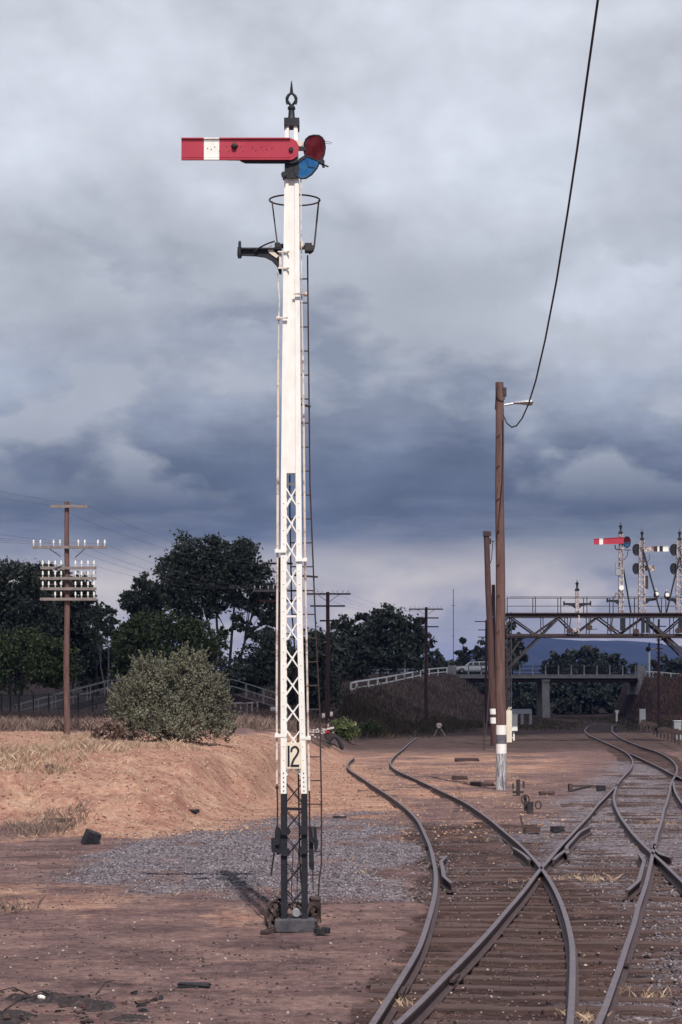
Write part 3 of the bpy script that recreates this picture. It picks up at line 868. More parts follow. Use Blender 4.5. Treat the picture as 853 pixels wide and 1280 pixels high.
# brown weeds behind the bank
xy = scatter(9000, -26, 0.5, 72, 128, lambda X, Y: np.where(X < np.interp(Y, [70, 128], [-6.4, 3]), .9, 0.0), False)
blades('brown_weeds', xy, (0.10, 0.55), 0.012, M['weed'], 'dead brown weeds behind the earth bank', 9, 0.30, .9)
xy = scatter(5000, 0, 15, 118, 178, lambda X, Y: np.where(X < np.interp(Y, [118, 140, 178], [4.5, 9.5, 13]), np.where(Y > np.interp(X, [1, 4, 8, 13], [120, 133, 148, 165]), .95, .06), 0.0), False)
blades('rough_grass', xy, (0.12, 0.60), 0.018, M['weedgreen'], 'rough green and brown grass on the bank at the end of the siding', 8, 0.3, .7)
xy = scatter(5200, -6, 18, 150, 262, lambda X, Y: np.where(X < np.interp(Y, [150, 262], [6, 20]), .9, 0), False)
blades('embankment_weeds', xy, (0.2, 0.8), 0.035, M['weedemb'], 'brown scrub covering the embankment below the white fence', 8, 0.5, .7)
xy = scatter(1600, 41, 62, 236, 266, lambda X, Y: .9 + 0 * X, False)
blades('cutting_weeds', xy, (0.2, .9), 0.04, M['weedtan'], 'brown scrub on the embankment right of the bridge', 8, 0.5, .7)
xy = scatter(1800, 12, 48, 150, 262, lambda X, Y: np.where(np.abs(X - xat(PB, Y) - .8) > 2.0, .35, 0.0), False)
blades('yard_grass', xy, (0.1, 0.4), 0.04, M['weedgreen'], 'low grass each side of the line before the bridge', 7, 0.5, .8)

# ---------------------------------------------------------------- the tall lattice signal (number 12)
YM = 22.72
XM = (368 - CX) * YM / F
sig = thing('semaphore_signal', (XM, YM, 0), 'tall white lattice semaphore with one red arm, black foot and a plate reading 12', 'railway signal')


def mx(px): return (px - CX) * YM / F
def mz(py): return CH - (py - HOR) * YM / F


LV = [1149, 992, 780, 600, 250, 155]
LO = [351.8, 351.6, 351.3, 351.7, 355.6, 356.8]
RO = [384.8, 384.2, 378.6, 377.0, 374.3, 372.4]
HD = [.155, .15, .132, .12, .092, .075]
LW = [.070, .068, .066, .066, .052, .046]


def lev(py, T): return float(np.interp(-py, [-v for v in LV], T))


def leg(sx, sy):
    mb = MB(); t = 0.009
    lv = sorted(set(LV + [400, 880, 991.5]), reverse=True)
    secs = []
    for py in lv:
        xo = mx(lev(py, LO if sx < 0 else RO)); yo = YM + sy * lev(py, HD); wv = lev(py, LW); zz_ = mz(py)
        ix, iy = -sx, -sy
        secs.append([(xo, yo, zz_), (xo + ix * wv, yo, zz_), (xo + ix * wv, yo + iy * t, zz_), (xo + ix * t, yo + iy * t, zz_), (xo + ix * t, yo + iy * wv, zz_), (xo, yo + iy * wv, zz_)])
    for a in range(len(lv) - 1):
        mat = 1 if lv[a] > 991.6 else 0
        for j in range(6):
            j2 = (j + 1) % 6
            f = (0, 1, 2, 3) if sx * sy < 0 else (3, 2, 1, 0)
            mb.add([secs[a][j], secs[a][j2], secs[a + 1][j2], secs[a + 1][j]], [f], mat)
    mb.add(secs[-1], [(0, 1, 2, 3, 4, 5)]); mb.add(secs[0], [(5, 4, 3, 2, 1, 0)], 1)
    if sy < 0:   # rivets and splice bolts
        for py in list(np.arange(966, 990, 5.5)) + list(np.arange(630, 950, 16.8)):
            x = mx(lev(py, LO if sx < 0 else RO)) - sx * lev(py, LW) * .5
            mb.ball((x, YM - lev(py, HD) - .002, mz(py)), 0.008, 2 if py > 960 else 0, n=6)
    return mb.build('leg', [M['white'], M['black'], M['iron']], sig)


for sx in (-1, 1):
    for sy in (-1, 1): leg(sx, sy)


def inner(py, side):
    return mx(lev(py, LO)) + lev(py, LW) * .8 if side < 0 else mx(lev(py, RO)) - lev(py, LW) * .8


def lattice(face):
    mb = MB(); y = 622.0; k = 0
    while y < 1128:
        ya, yb = y - 12.5, y + 12.5
        m_ = 1 if y > 985 else 0
        d = lev(y, HD)
        if face in ('f', 'b'):
            s = -1 if face == 'f' else 1
            yy = YM + s * (d - .015)
            sw = .011 if m_ else .015
            mb.bar((inner(ya, -1), yy, mz(ya)), (inner(yb, 1), yy, mz(yb)), sw, .006, m_)
            mb.bar((inner(yb, -1), yy - s * .007, mz(yb)), (inner(ya, 1), yy - s * .007, mz(ya)), sw, .006, m_)
        else:
            s = -1 if face == 'l' else 1
            xx = mx(lev(y, LO if s < 0 else RO)) - s * .015
            mb.bar((xx, YM - d + .04, mz(ya)), (xx, YM + d - .04, mz(yb)), .017, .006, m_, up=(1, 0, 0))
            mb.bar((xx - s * .007, YM - d + .04, mz(yb)), (xx - s * .007, YM + d - .04, mz(ya)), .017, .006, m_, up=(1, 0, 0))
        y += 33.6 if face == 'f' else 33.6
    return mb.build('lattice', [M['white'], M['black']], sig)


for f in 'fblr': lattice(f)
# sheeted upper part
mb = MB()
for s in (-1, 1):
    V = []
    for py in (592.5, 400, 225):
        yy = YM + s * (lev(py, HD) - .016)
        for dy in (0, .006):
            V += [(inner(py, -1) - .02, yy - s * dy, mz(py)), (inner(py, 1) + .02, yy - s * dy, mz(py))]
    mb.add(V, [(0, 1, 5, 4), (4, 5, 9, 8), (2, 6, 7, 3), (6, 10, 11, 7), (0, 2, 3, 1), (8, 9, 11, 10), (0, 4, 6, 2), (4, 8, 10, 6), (1, 3, 7, 5), (5, 7, 11, 9)])
mb.build('cover_sheet', M['white'], sig)
mb = MB()
mb.bar((inner(771, -1) - .03, YM - .12, mz(771)), (inner(771, 1) - .02, YM - .12, mz(771)), .026, .02)
mb.bar((inner(601, -1) - .03, YM + .09, mz(604)), (inner(601, 1), YM + .09, mz(604)), .03, .02)
mb.build('tie_bar', M['white'], sig)
mb = MB(); mb.bar((inner(1010, -1) - .03, YM - .135, mz(1010)), (inner(1010, 1) + .03, YM - .135, mz(1011)), .032, .012)
mb.build('tie_bar', M['black'], sig)

MB().box((XM + .012, YM, .075), (.47, .52, .15)).build('base_block', M['baseconc'], sig, bevel=.012)

# number plate
yp = YM - .172
pl = MB().box(((mx(358.5) + mx(377.2)) / 2, yp, (mz(928) + mz(960.5)) / 2), (mx(377.2) - mx(358.5), .012, mz(928) - mz(960.5))).build('number_plate', M['cream'], sig, bevel=.004)
mb = MB()
za, zb = mz(957.6), mz(931.8)
mb.box(((mx(360.3) + mx(362.7)) / 2, yp - .0085, (za + zb) / 2), (.024, .005, zb - za))
pts = []
cx2, rx2, top2 = (mx(364.9) + mx(373.6)) / 2, (mx(373.6) - mx(364.9)) / 2, zb - .012
cz2 = top2 - rx2 * 1.15
for a in np.linspace(195, -25, 15):
    pts.append((cx2 + rx2 * math.cos(math.radians(a)), cz2 + rx2 * 1.15 * math.sin(math.radians(a))))
pts += [(cx2 + rx2 * .55, cz2 - .05), (cx2 - rx2 * .3, za + .085), (cx2 - rx2 * .85, za + .03)]
hw = .0118; L_, R_ = [], []
for i, p in enumerate(pts):
    a = pts[max(i - 1, 0)]; c = pts[min(i + 1, len(pts) - 1)]
    d = Vector((c[0] - a[0], c[1] - a[1])).normalized()
    L_.append((p[0] - d.y * hw, p[1] + d.x * hw)); R_.append((p[0] + d.y * hw, p[1] - d.x * hw))
for i in range(len(pts) - 1):
    V = [(x, yp - .0085, z_) for x, z_ in (L_[i], L_[i + 1], R_[i + 1], R_[i])] + [(x, yp - .0125, z_) for x, z_ in (L_[i], L_[i + 1], R_[i + 1], R_[i])]
    mb.add(V, [(4, 5, 6, 7), (0, 1, 5, 4), (2, 3, 7, 6)])
mb.box((cx2, yp - .0105, za + .011), (rx2 * 2 + .02, .0055, .024))
mb.build('digits', M['black'], pl)

# arm
ya = YM - .175
arm = MB()
def seg(x0, x1, mat, rnd=False):
    z0, z1 = mz(205), mz(177.6)
    if rnd:
        r = .115; xe = mx(x1); o = [(mx(x0), z0), (xe - r, z0)]
        for a in np.linspace(-90, 0, 7)[1:]: o.append((xe - r + r * math.cos(math.radians(a)), z0 + r + r * math.sin(math.radians(a))))
        for a in np.linspace(0, 90, 7): o.append((xe - r + r * math.cos(math.radians(a)), z1 - r + r * math.sin(math.radians(a))))
        o.append((mx(x0), z1))
        arm.prism(o, ya, ya + .016, mat)
    else:
        arm.prism([(mx(x0), z0), (mx(x1), z0), (mx(x1), z1), (mx(x0), z1)], ya, ya + .016, mat)
    xr = mx(x1) - (.1 if rnd else 0)
    for zz_ in (z0 + .0065, z1 - .0065):
        arm.box(((mx(x0) + xr) / 2, ya - .010, zz_), (xr - mx(x0), .020, .013), mat)
    for zz_ in (z0 + .034, z1 - .034):
        arm.box(((mx(x0) + xr) / 2, ya - .002, zz_), (xr - mx(x0), .004, .008), mat)
seg(228.4, 256.4, 0); seg(256.4, 275.4, 1); seg(275.4, 374, 0, True)
for (px, py) in ((261, 190.5), (265.4, 191.8), (269.8, 188.8), (275.8, 194), (284.5, 188.5), (287.5, 194.5), (302, 188.6), (305, 194.5), (317, 190), (321, 193), (327.5, 188.8), (334, 192), (341, 190)):
    arm.lathe([(.0065, -.003), (.0065, .003)], (mx(px), ya, mz(py)), 8, 2, 'Y')
armo = arm.build('signal_arm', [M['red'], M['white'], M['black']], sig)
mb = MB(); mb.lathe([(.012, -.045), (.030, -.035), (.036, -.012), (.036, 0)], (mx(294.4), ya - .001, mz(187.6)), 10, 0, 'Y')
mb.prism([(mx(289.5), mz(187.6)), (mx(294.4), mz(192.4)), (mx(299.3), mz(187.6)), (mx(294.4), mz(182.8))], ya - .006, ya - .001)
mb.build('bolt', M['iron'], armo)
mb = MB(); mb.prism([(mx(x), mz(y)) for x, y in ((286, 203), (372, 203), (374, 206), (366, 208.6), (330, 208.6), (308, 208.4), (303.5, 206.8), (300.5, 204.8), (286, 204.6))], ya + .018, ya + .034)
mb.prism([(mx(x), mz(y)) for x, y in ((357, 205), (372, 200), (375, 214), (372, 226), (356.5, 226))], YM - .13, YM - .10)
mb.lathe([(.032, -.06), (.032, 0), (.02, 0), (.02, .16)], (mx(355.5), YM - .12, mz(222.5)), 10, 0, 'Y')
mb.lathe([(.026, -.05), (.03, -.02), (.03, .12)], (mx(364.5), ya + .03, mz(192)), 10, 0, 'Y')
mb.bar((mx(371), ya + .04, mz(190)), (mx(383), ya + .04, mz(190)), .045, .02)
mb.bar((mx(372), ya + .04, mz(206)), (mx(382), ya + .04, mz(200)), .03, .02)
mb.build('arm_bracket', M['black'], armo)
ys_ = ya + .05
RL = [(380.8, 183), (383, 177.5), (387, 174), (392.5, 172.7), (399, 173), (403, 175.6), (405.8, 180), (406.8, 188), (405.6, 196), (403.5, 201.5), (400.3, 205.6), (391, 201.8), (381.8, 198.2), (380.6, 192)]
BL = [(381.8, 198.2), (391, 201.8), (400.3, 205.6), (396.5, 213.5), (390, 221.5), (383, 226), (376.5, 226.6), (371, 223), (366.5, 216.5), (370, 208), (375.5, 202.2)]
spec = MB()
for o in (RL, BL): spec.tube([(mx(x), ys_, mz(y)) for x, y in o], .011, 6, 0, True)
spec.lathe([(.03, -.03), (.03, .03)], (mx(403), ys_, mz(206)), 10, 0, 'Y')
spec.bar((mx(398), ys_, mz(207)), (mx(411), ys_, mz(211.8)), .016, .016)
spec.bar((mx(405), ys_, mz(213)), (mx(402.5), ys_, mz(200)), .03, .02)
spec.bar((mx(384), ys_ - .01, mz(200)), (mx(386), ys_ - .01, mz(212)), .008, .008); spec.bar((mx(386), ys_ - .01, mz(212)), (mx(394), ys_ - .01, mz(213)), .008, .008)
spo = spec.build('spectacle', M['black'], armo, smooth=True)
MB().prism([(mx(x), mz(y)) for x, y in RL], ys_ - .004, ys_ + .004).build('red_lens', M['redglass'], spo)
MB().prism([(mx(x), mz(y)) for x, y in BL], ys_ - .004, ys_ + .004).build('blue_lens', M['blueglass'], spo)
MB().tube([(mx(407), ys_, mz(180)), (mx(411), ys_, mz(180.6)), (mx(415), ys_, mz(182)), (mx(413), ys_, mz(183.6)), (mx(407), ys_, mz(182.4))], .003, 5).build('wire_loop', M['iron'], spo)

# finial
mb = MB()
xc = mx(364.6)
mb.box((mx(365), YM, mz(154.5)), (.18, .19, mz(149.8) - mz(159.6)))
mb.box((mx(357.2), YM - .02, mz(160)), (.03, .15, .03)); mb.box((mx(373.2), YM, mz(161)), (.02, .16, .03))
mb.lathe([(.075, mz(150)), (.050, mz(148.5)), (.040, mz(145)), (.034, mz(137)), (.046, mz(136.5)), (.046, mz(133.6)), (.036, mz(133)), (.02, mz(131))], (xc, YM, 0), 12)
for s in (-1, 1):
    mb.tube([(xc + s * x / 105.6, YM, mz(y)) for x, y in ((.4, 132), (3, 129), (5.6, 125.6), (5.6, 122.5), (4.2, 119.4), (2, 117.2), (0.2, 116.5))], [.014, .016, .018, .020, .018, .016, .014], 8)
    mb.bar((xc + s * .05, YM, mz(130)), (xc + s * .062, YM, mz(126)), .02, .03)
mb.lathe([(.016, mz(117.5)), (.020, mz(116)), (.018, mz(112)), (.010, mz(105)), (.004, mz(100.8))], (xc, YM, 0), 8)
mb.build('finial', M['black'], sig, smooth=True)
mb = MB(); mb.lathe([(.03, 0), (.03, .09)], (mx(376), YM - .13, mz(183.5)), 10, 0, 'Y'); mb.bar((mx(366), YM - .1, mz(182)), (mx(376), YM - .1, mz(182)), .06, .05)
mb.build('pivot_boss', M['pipe'], sig)

# lamp bracket
mb = MB()
yl = YM - .04
mb.prism([(mx(x), mz(y)) for x, y in ((302, 312.4), (343, 312), (352.5, 314), (352.5, 344), (349.5, 343.5), (346.5, 334), (340, 327), (332, 323), (320, 321.2), (302, 320.6))], yl - .012, yl + .012)
mb.prism([(mx(x), mz(y)) for x, y in ((302, 311.4), (352.5, 311.4), (352.5, 313.4), (302, 313.4))], yl - .05, yl + .05)
mb.lathe([(.012, mz(302)), (.017, mz(304.2)), (.017, mz(309)), (.026, mz(310)), (.03, mz(319)), (.022, mz(323.5))], (mx(300), yl, 0), 10)
mb.tube([(mx(318), yl - .05, mz(317)), (mx(326), yl - .05, mz(311)), (mx(335), yl - .05, mz(306.5)), (mx(344), yl - .05, mz(303.6))], .010, 6)
lb = mb.build('lamp_bracket', M['black'], sig)
mb = MB()
for py in (317.3, 337.5):
    mb.bar((mx(348), YM - .115, mz(py)), (mx(362), YM - .115, mz(py)), .018, .012); mb.ball((mx(361), YM - .125, mz(py)), .015)
mb.prism([(mx(x), mz(y)) for x, y in ((334, 312), (340, 308), (343, 316), (349, 321), (346, 324), (337, 317.5))], yl - .025, yl - .014)
mb.box((mx(351), yl - .02, mz(328)), (.03, .06, .18))
mb.build('clamp', M['pipe'], lb)
# step brackets at lamp height
mb = MB()
mb.bar((mx(343), YM + .12, mz(304)), (mx(392), YM + .12, mz(306.5)), .05, .04)
mb.box((mx(347), YM + .05, mz(306)), (.06, .12, .055)); mb.box((mx(385.5), YM + .10, mz(307.5)), (.085, .16, .09)); mb.box((mx(377), YM + .02, mz(305)), (.05, .08, .06), 1)
mb.build('step_bracket', [M['greyiron'], M['pipe']], sig)
# safety hoop
yh = YM + .42
mb = MB()
hp = [(mx(367.5) + .305 * math.cos(a), yh + .26 * math.sin(a), mz(238.6)) for a in np.linspace(0, 2 * math.pi, 29)[:-1]]
mb.tube(hp, .010, 6, 0, True)
mb.tube([(mx(338.6), yh, mz(240)), (mx(346.5), YM + .15, mz(302))], .009, 6)
mb.tube([(mx(398.2), yh, mz(239)), (mx(392.6), YM + .2, mz(304)), (mx(391), YM + .16, mz(310)), (mx(386.5), YM + .14, mz(313.5))], .011, 6)
mb.build('safety_hoop', M['iron'], sig)

# ladder with rungs
def lyy(py): return YM + .28 + .30 * max(0, (py - 320) / 790) ** 1.3
LST = [(361, 235), (361, 320), (361.5, 640), (363.7, 760), (366.8, 800), (371.2, 900), (372.4, 1000), (374, 1090), (376.5, 1117), (378, 1138)]
RST = [(384.2, 312), (384.5, 350), (387, 600), (394.5, 790), (399.4, 890), (401.4, 1000), (401.4, 1085), (398.5, 1108), (397.5, 1128)]
mb = MB()
for st in (LST, RST): mb.tube([(mx(x), lyy(y), mz(y)) for x, y in st], .0105, 6)
mb.bar((mx(364), YM + .12, mz(718)), (mx(396), lyy(718) + .02, mz(718.5)), .022, .03); mb.bar((mx(374), YM + .12, mz(503)), (mx(387), lyy(503), mz(503)), .02, .03)
lad = mb.build('ladder', M['iron'], sig)
rm = MB().tube([(-.5, 0, 0), (.5, 0, 0)], .0085, 6); r0 = rm.build('rung', M['iron']); r0.parent = lad
y = 342.0; k = 0
while y < 1105:
    xa = np.interp(y, [p[1] for p in LST], [p[0] for p in LST]); xb = np.interp(y, [p[1] for p in RST], [p[0] for p in RST])
    o = r0 if k == 0 else r0.copy()
    if k: COL.objects.link(o); o.parent = lad
    o.location = Vector(((mx(xa) + mx(xb)) / 2, lyy(y), mz(y))) - wloc(lad); o.scale = (mx(xb) - mx(xa), 1, 1)
    y += 30.3 * (1 + .0); k += 1
# pull rods and guides
mb = MB()
mb.tube([(mx(347.5), YM - .1, mz(340)), (mx(348.5), YM - .1, mz(360)), (mx(350), YM - .1, mz(378)), (mx(349), YM - .1, mz(398)), (mx(348.4), YM - .1, mz(455))], .008, 6)
mb.tube([(mx(348.2), YM - .1, mz(452)), (mx(347.4), YM - .1, mz(689))], .016, 8)
mb.tube([(mx(347.4), YM - .1, mz(689)), (mx(346.4), YM - .1, mz(860)), (mx(346.6), YM - .1, mz(980))], .0125, 8)
mb.build('pull_rod', M['pipe'], sig)
mb = MB(); mb.tube([(mx(346.8), YM - .1, mz(978)), (mx(347.6), YM - .1, mz(1010)), (mx(347), YM - .1, mz(1036))], .011, 6)
mb.ball((mx(346.8), YM - .1, mz(984)), .022); mb.build('rod_end', M['iron'], sig)
mb = MB()
mb.tube([(mx(376.5), YM - .1, mz(224)), (mx(377.6), YM - .1, mz(372)), (mx(379, ), YM - .1, mz(440))], .008, 6)
mb.tube([(mx(379), YM - .1, mz(440)), (mx(381.6), YM - .1, mz(690))], .014, 8)
mb.tube([(mx(381.6), YM - .1, mz(690)), (mx(385), YM - .1, mz(880)), (mx(387, ), YM - .1, mz(988))], .0125, 8)
mb.build('pull_rod', M['pipe'], sig)
mb = MB(); mb.tube([(mx(387), YM - .1, mz(986)), (mx(387.6), YM - .1, mz(1036))], .011, 6); mb.build('rod_end', M['iron'], sig)
gm = MB()
gd = []
for s, py, x0, x1 in ((-1, 400, 347, 360), (-1, 690, 345, 358), (-1, 919.5, 345, 358), (1, 370, 367, 384), (1, 701, 370, 384), (1, 922.5, 376, 388.5)):
    mb = MB()
    mb.bar((mx(x0), YM - .14, mz(py)), (mx(x1), YM - .14, mz(py)), .035 if py > 600 else .018, .02)
    xe = x0 + 1.5 if s < 0 else x1 - 2
    mb.box((mx(xe), YM - .11, mz(py)), (.042, .07, .05 if py > 600 else .038))
    mb.build('rod_guide', M['white'] if py > 600 else M['pipe'], sig)

# balance levers and wheels at the foot
mb = MB()
yv = YM - .12
mb.prism([(mx(x), mz(y)) for x, y in ((345.5, 1032), (350.5, 1034), (352, 1040), (352, 1066), (347, 1068), (344.5, 1060), (344, 1042))], yv - .02, yv + .02)
mb.prism([(mx(x), mz(y)) for x, y in ((339.6, 1047), (344, 1045.5), (344.4, 1062), (341.5, 1065), (339.8, 1060))], yv - .05, yv - .03)
for (x, y) in ((352, 1037), (352, 1063)):
    mb.prism([(mx(x), mz(y - 4)), (mx(x + 10), mz(y - 4)), (mx(x + 12.4), mz(y + 2)), (mx(x + 9), mz(y + 6)), (mx(x), mz(y + 5))], YM - .19, YM - .165)
mb.lathe([(.03, -.08), (.03, .05)], (mx(347.5), yv, mz(1052)), 10, 0, 'Y')
mb.bar((mx(344), yv - .06, mz(1062)), (mx(339.6), yv - .06, mz(1093)), .020, .014)
mb.bar((mx(341), yv - .04, mz(1060)), (mx(352), yv - .04, mz(1064)), .05, .03)
mb.build('balance_lever', M['black'], sig)
mb = MB()
mb.prism([(mx(x), mz(y)) for x, y in ((386, 1032), (391, 1033), (392.5, 1066), (388, 1085), (387, 1086))], yv - .02, yv + .02)
mb.prism([(mx(x), mz(y)) for x, y in ((392, 1031.5), (396, 1033), (397, 1048), (398.6, 1050), (397.6, 1060), (394, 1064), (392.4, 1052))], yv - .06, yv - .035)
for (x, y) in ((384, 1037), (384, 1061)):
    mb.prism([(mx(x), mz(y - 5)), (mx(x - 7), mz(y - 4)), (mx(x - 10.6), mz(y + 1)), (mx(x - 8), mz(y + 5)), (mx(x), mz(y + 5))], YM - .19, YM - .165)
mb.bar((mx(390), yv - .05, mz(1060)), (mx(391), yv - .05, mz(1086)), .045, .02)
mb.bar((mx(391.4), yv + .05, mz(1080)), (mx(391.6), yv + .05, mz(1112)), .012, .012)
mb.lathe([(.03, -.08), (.03, .05)], (mx(391), yv, mz(1049)), 10, 0, 'Y')
mb.build('balance_lever', M['black'], sig)


def wheel(c, r, w_, ax, mat, parent, name='rope_wheel', tilt=0):
    mb = MB()
    n = 20
    ring_ = [(r * math.cos(a), r * math.sin(a)) for a in np.linspace(0, 2 * math.pi, n + 1)[:-1]]
    R = Matrix.Rotation(tilt, 3, 'Z')
    tr_ = lambda u_, v_, d: Vector(c) + R @ Vector((u_, d, v_))
    mb.tube([tr_(u_, v_, 0) for u_, v_ in ring_], w_, 8, 0, True)
    for k in range(5):
        a = 2 * math.pi * k / 5
        mb.bar(tr_(0, 0, 0), tr_(r * math.cos(a), r * math.sin(a), 0), .022, .014)
    mb.tube([tr_(0, 0, -.05), tr_(0, 0, .05)], .03, 10)
    return mb.build(name, mat, parent)


wheel((mx(342.5), YM - .10, .185), .165, .018, 'Y', M['iron'], sig, tilt=math.radians(58))
wheel((mx(347), YM + .12, .20), .15, .018, 'Y', M['iron'], sig, tilt=math.radians(50))
wheel((mx(391), YM + .02, .16), .13, .018, 'Y', M['iron'], sig, tilt=math.radians(60))
wheel((mx(369.5), YM - .05, .225), .11, .016, 'Y', M['iron'], sig)
MB().lathe([(.045, -.02), (.055, -.01), (.055, .01), (.045, .02)], (mx(371), YM - .11, mz(1140)), 16, 0, 'Y').build('sheave', M['galv'], sig)
mb = MB()
mb.box((mx(394), YM + .25, .27), (.13, .2, .19)); mb.box((mx(400.6), YM + .1, .19), (.02, .03, .24)); mb.bar((mx(386), YM + .2, .35), (mx(400), YM + .2, .34), .03, .12)
mb.box((mx(382), YM + .28, .2), (.3, .05, .05)); mb.box((mx(388), YM + .02, .26), (.06, .1, .12))
mb.build('wheel_bracket', M['iron'], sig, bevel=.008)
mb = MB(); mb.bar((mx(329), YM - .42, .02), (mx(345), YM - .25, .03), .05, .05); mb.box((mx(333), YM - .42, .03), (.10, .07, .04)); mb.bar((mx(338), YM - .3, .05), (mx(339), YM - .12, .20), .03, .03)
mb.build('wheel_foot', M['iron'], sig, bevel=.006)
for x in (366, 373): 
    mb = MB(); mb.tube([(mx(x), YM - .02, .22), (mx(x - 1.5), YM - .02, .5), (mx(x + 1), YM - .02, 1.0)], .006, 5); mb.build('signal_wire', M['iron'], sig)
# stub of timber beside the base
st = MB(); st.box((mx(400), YM - .55, .05), (.10, .12, .07), rot=Matrix.Rotation(.4, 3, 'Z') @ Matrix.Rotation(.2, 3, 'Y')); st.box((mx(408), YM - .52, .06), (.06, .1, .07), rot=Matrix.Rotation(.8, 3, 'Z'))
tag(st.build('timber_stub', M['soilrock'], loc=(mx(401), YM - .55, 0), bevel=.01), 'broken timber stub on the dirt at the right of the signal base', 'timber')

# ---------------------------------------------------------------- lamp pole with striped foot
def pole_mesh(mb, base, topp, r0, r1, mat_bands=None, n=14, wob=.012):
    """tapered timber pole; mat_bands: list of (z_top, mat)"""
    base, topp = Vector(base), Vector(topp)
    zs = list(np.linspace(base.z - .2, topp.z, 22))
    if mat_bands:
        for zt, _ in mat_bands[:-1]: zs += [zt, zt + .0005]
    zs = sorted(zs)
    sec = []
    for z_ in zs:
        t = (z_ - base.z) / (topp.z - base.z)
        c = base.lerp(topp, t) + Vector((wob * math.sin(z_ * 1.3), wob * math.cos(z_ * .9), 0)); r = r0 + (r1 - r0) * max(t, 0)
        sec.append([(c.x + r * (1 + .03 * math.sin(3 * a + z_)) * math.cos(a), c.y + r * math.sin(a), z_) for a in np.linspace(0, 2 * math.pi, n + 1)[:-1]])
    V = [v for s in sec for v in s]
    for i in range(len(zs) - 1):
        mm = 0
        if mat_bands:
            zm = (zs[i] + zs[i + 1]) / 2
            for zt, k in mat_bands:
                if zm < zt: mm = k; break
        mb.add([V[i * n + j] for j in range(n)] + [V[(i + 1) * n + j] for j in range(n)], [(j, (j + 1) % n, n + (j + 1) % n, n + j) for j in range(n)], mm)
    mb.add(sec[-1], [tuple(range(n))], 0)


M['polegrey'] = surf('grey smudge on whitewash', (0.09, 0.085, 0.10), (0.17, 0.16, 0.18), 5, .85, (0.35, 0.34, 0.34), .3, 6, .3)
YP = 55.8
bp_ = Vector(((626.6 - CX) * YP / F, YP, 0)); tp_ = P(624.6, 478, YP)
lp = thing('lamp_pole', bp_, 'tall brown timber pole with a street lamp arm and white bands painted round its foot', 'lamp pole')
zz1 = lambda py: CH - (py - HOR) * YP / F
mb = MB()
pole_mesh(mb, bp_, tp_, .158, .118, [(zz1(942), 1), (zz1(930), 2), (zz1(918.5), 3), (zz1(906.5), 2), (99, 0)])
mb.build('pole', [M['pole'], M['poled_white'], M['white'], M['polegrey']], lp, smooth=True)
mb = MB()
for py in (545, 583, 624, 665, 706, 745, 790, 835):   # pole steps
    mb.bar(P(620.4 + (py % 3) * .3, py + 2.5, YP - .1), P(624.6, py - 1.5, YP - .15), .02, .02)
mb.build('pole_step', M['iron'], lp)
mb = MB()
a_, b_ = P(629.5, 506.5, YP), P(650, 503.2, YP)
mb.tube([a_, P(640, 504.6, YP), b_], .03, 8); mb.box(P(629.6, 507, YP), (.06, .1, .22))
arm_ = mb.build('lamp_arm', M['galv'], lp)
mb = MB()
o0 = P(646, 503.6, YP)
prof = [(-.02, .02), (.12, .045), (.30, .10), (.5, .14), (.62, .12), (.68, .03)]
V = []
for x_, r_ in [(0.0, .03), (.08, .06), (.2, .07), (.32, .10), (.44, .115), (.54, .10), (.60, .02)]:
    for a in np.linspace(0, 2 * math.pi, 11)[:-1]:
        V.append((o0.x - .10 + x_, o0.y + r_ * 1.1 * math.cos(a), o0.z + .05 * x_ + r_ * .75 * math.sin(a)))
mb.add(V, [(i * 10 + j, i * 10 + (j + 1) % 10, (i + 1) * 10 + (j + 1) % 10, (i + 1) * 10 + j) for i in range(6) for j in range(10)] + [tuple(range(60, 70))])
mb.build('lamp_head', M['galv'], lp, smooth=True)
MB().ball((o0.x + .36, o0.y, o0.z - .03), .10, n=12, sq=(1.2, .9, .55)).build('lamp_bowl', M['galv'], lp, smooth=True)
mb = MB(); mb.box(P(631.2, 490, YP - .02), (.10, .14, .26)); mb.build('junction_box', M['greyiron'], lp, bevel=.01)
mb = MB(); mb.box(P(621, 487, YP - .05), (.05, .12, .16)); mb.build('fuse_box', M['greyiron'], lp, bevel=.01)
mb = MB(); mb.tube([P(621.5, 492, YP - .13), P(623, 498, YP - .15), P(627, 501.5, YP - .14), P(631, 499, YP - .1), P(631.6, 494, YP - .06)], .015, 6)
mb.tube([P(620.6, 486, YP - .1), P(620, 500, YP - .1), P(619.4, 512, YP - .1)], .015, 6)
mb.build('cable_loop', M['wirem'], lp)
# aerial cable from the pole top, passing high over the camera
CB = [(629.5, 519, 55.6), (634, 529, 55.2), (640, 534, 54.6), (646, 532, 53.6), (653, 523, 52.2), (661, 505, 50.2), (670, 476, 47.5), (682, 424, 44), (696, 351, 40.5), (710, 265, 37.5), (722, 185, 35), (733, 105, 33), (741, 48, 31.6), (748, -2, 30.4), (760, -110, 27.8), (776, -260, 24.5), (800, -520, 20.0)]
mb = MB(); mb.tube([P(x, y, d) for x, y, d in CB], .021, 6)
tag(mb.build('aerial_cable', M['wirem'], loc=P(629.5, 519, 55.6), smooth=True), 'thick dark cable sagging from the lamp pole up across the sky', 'cable')

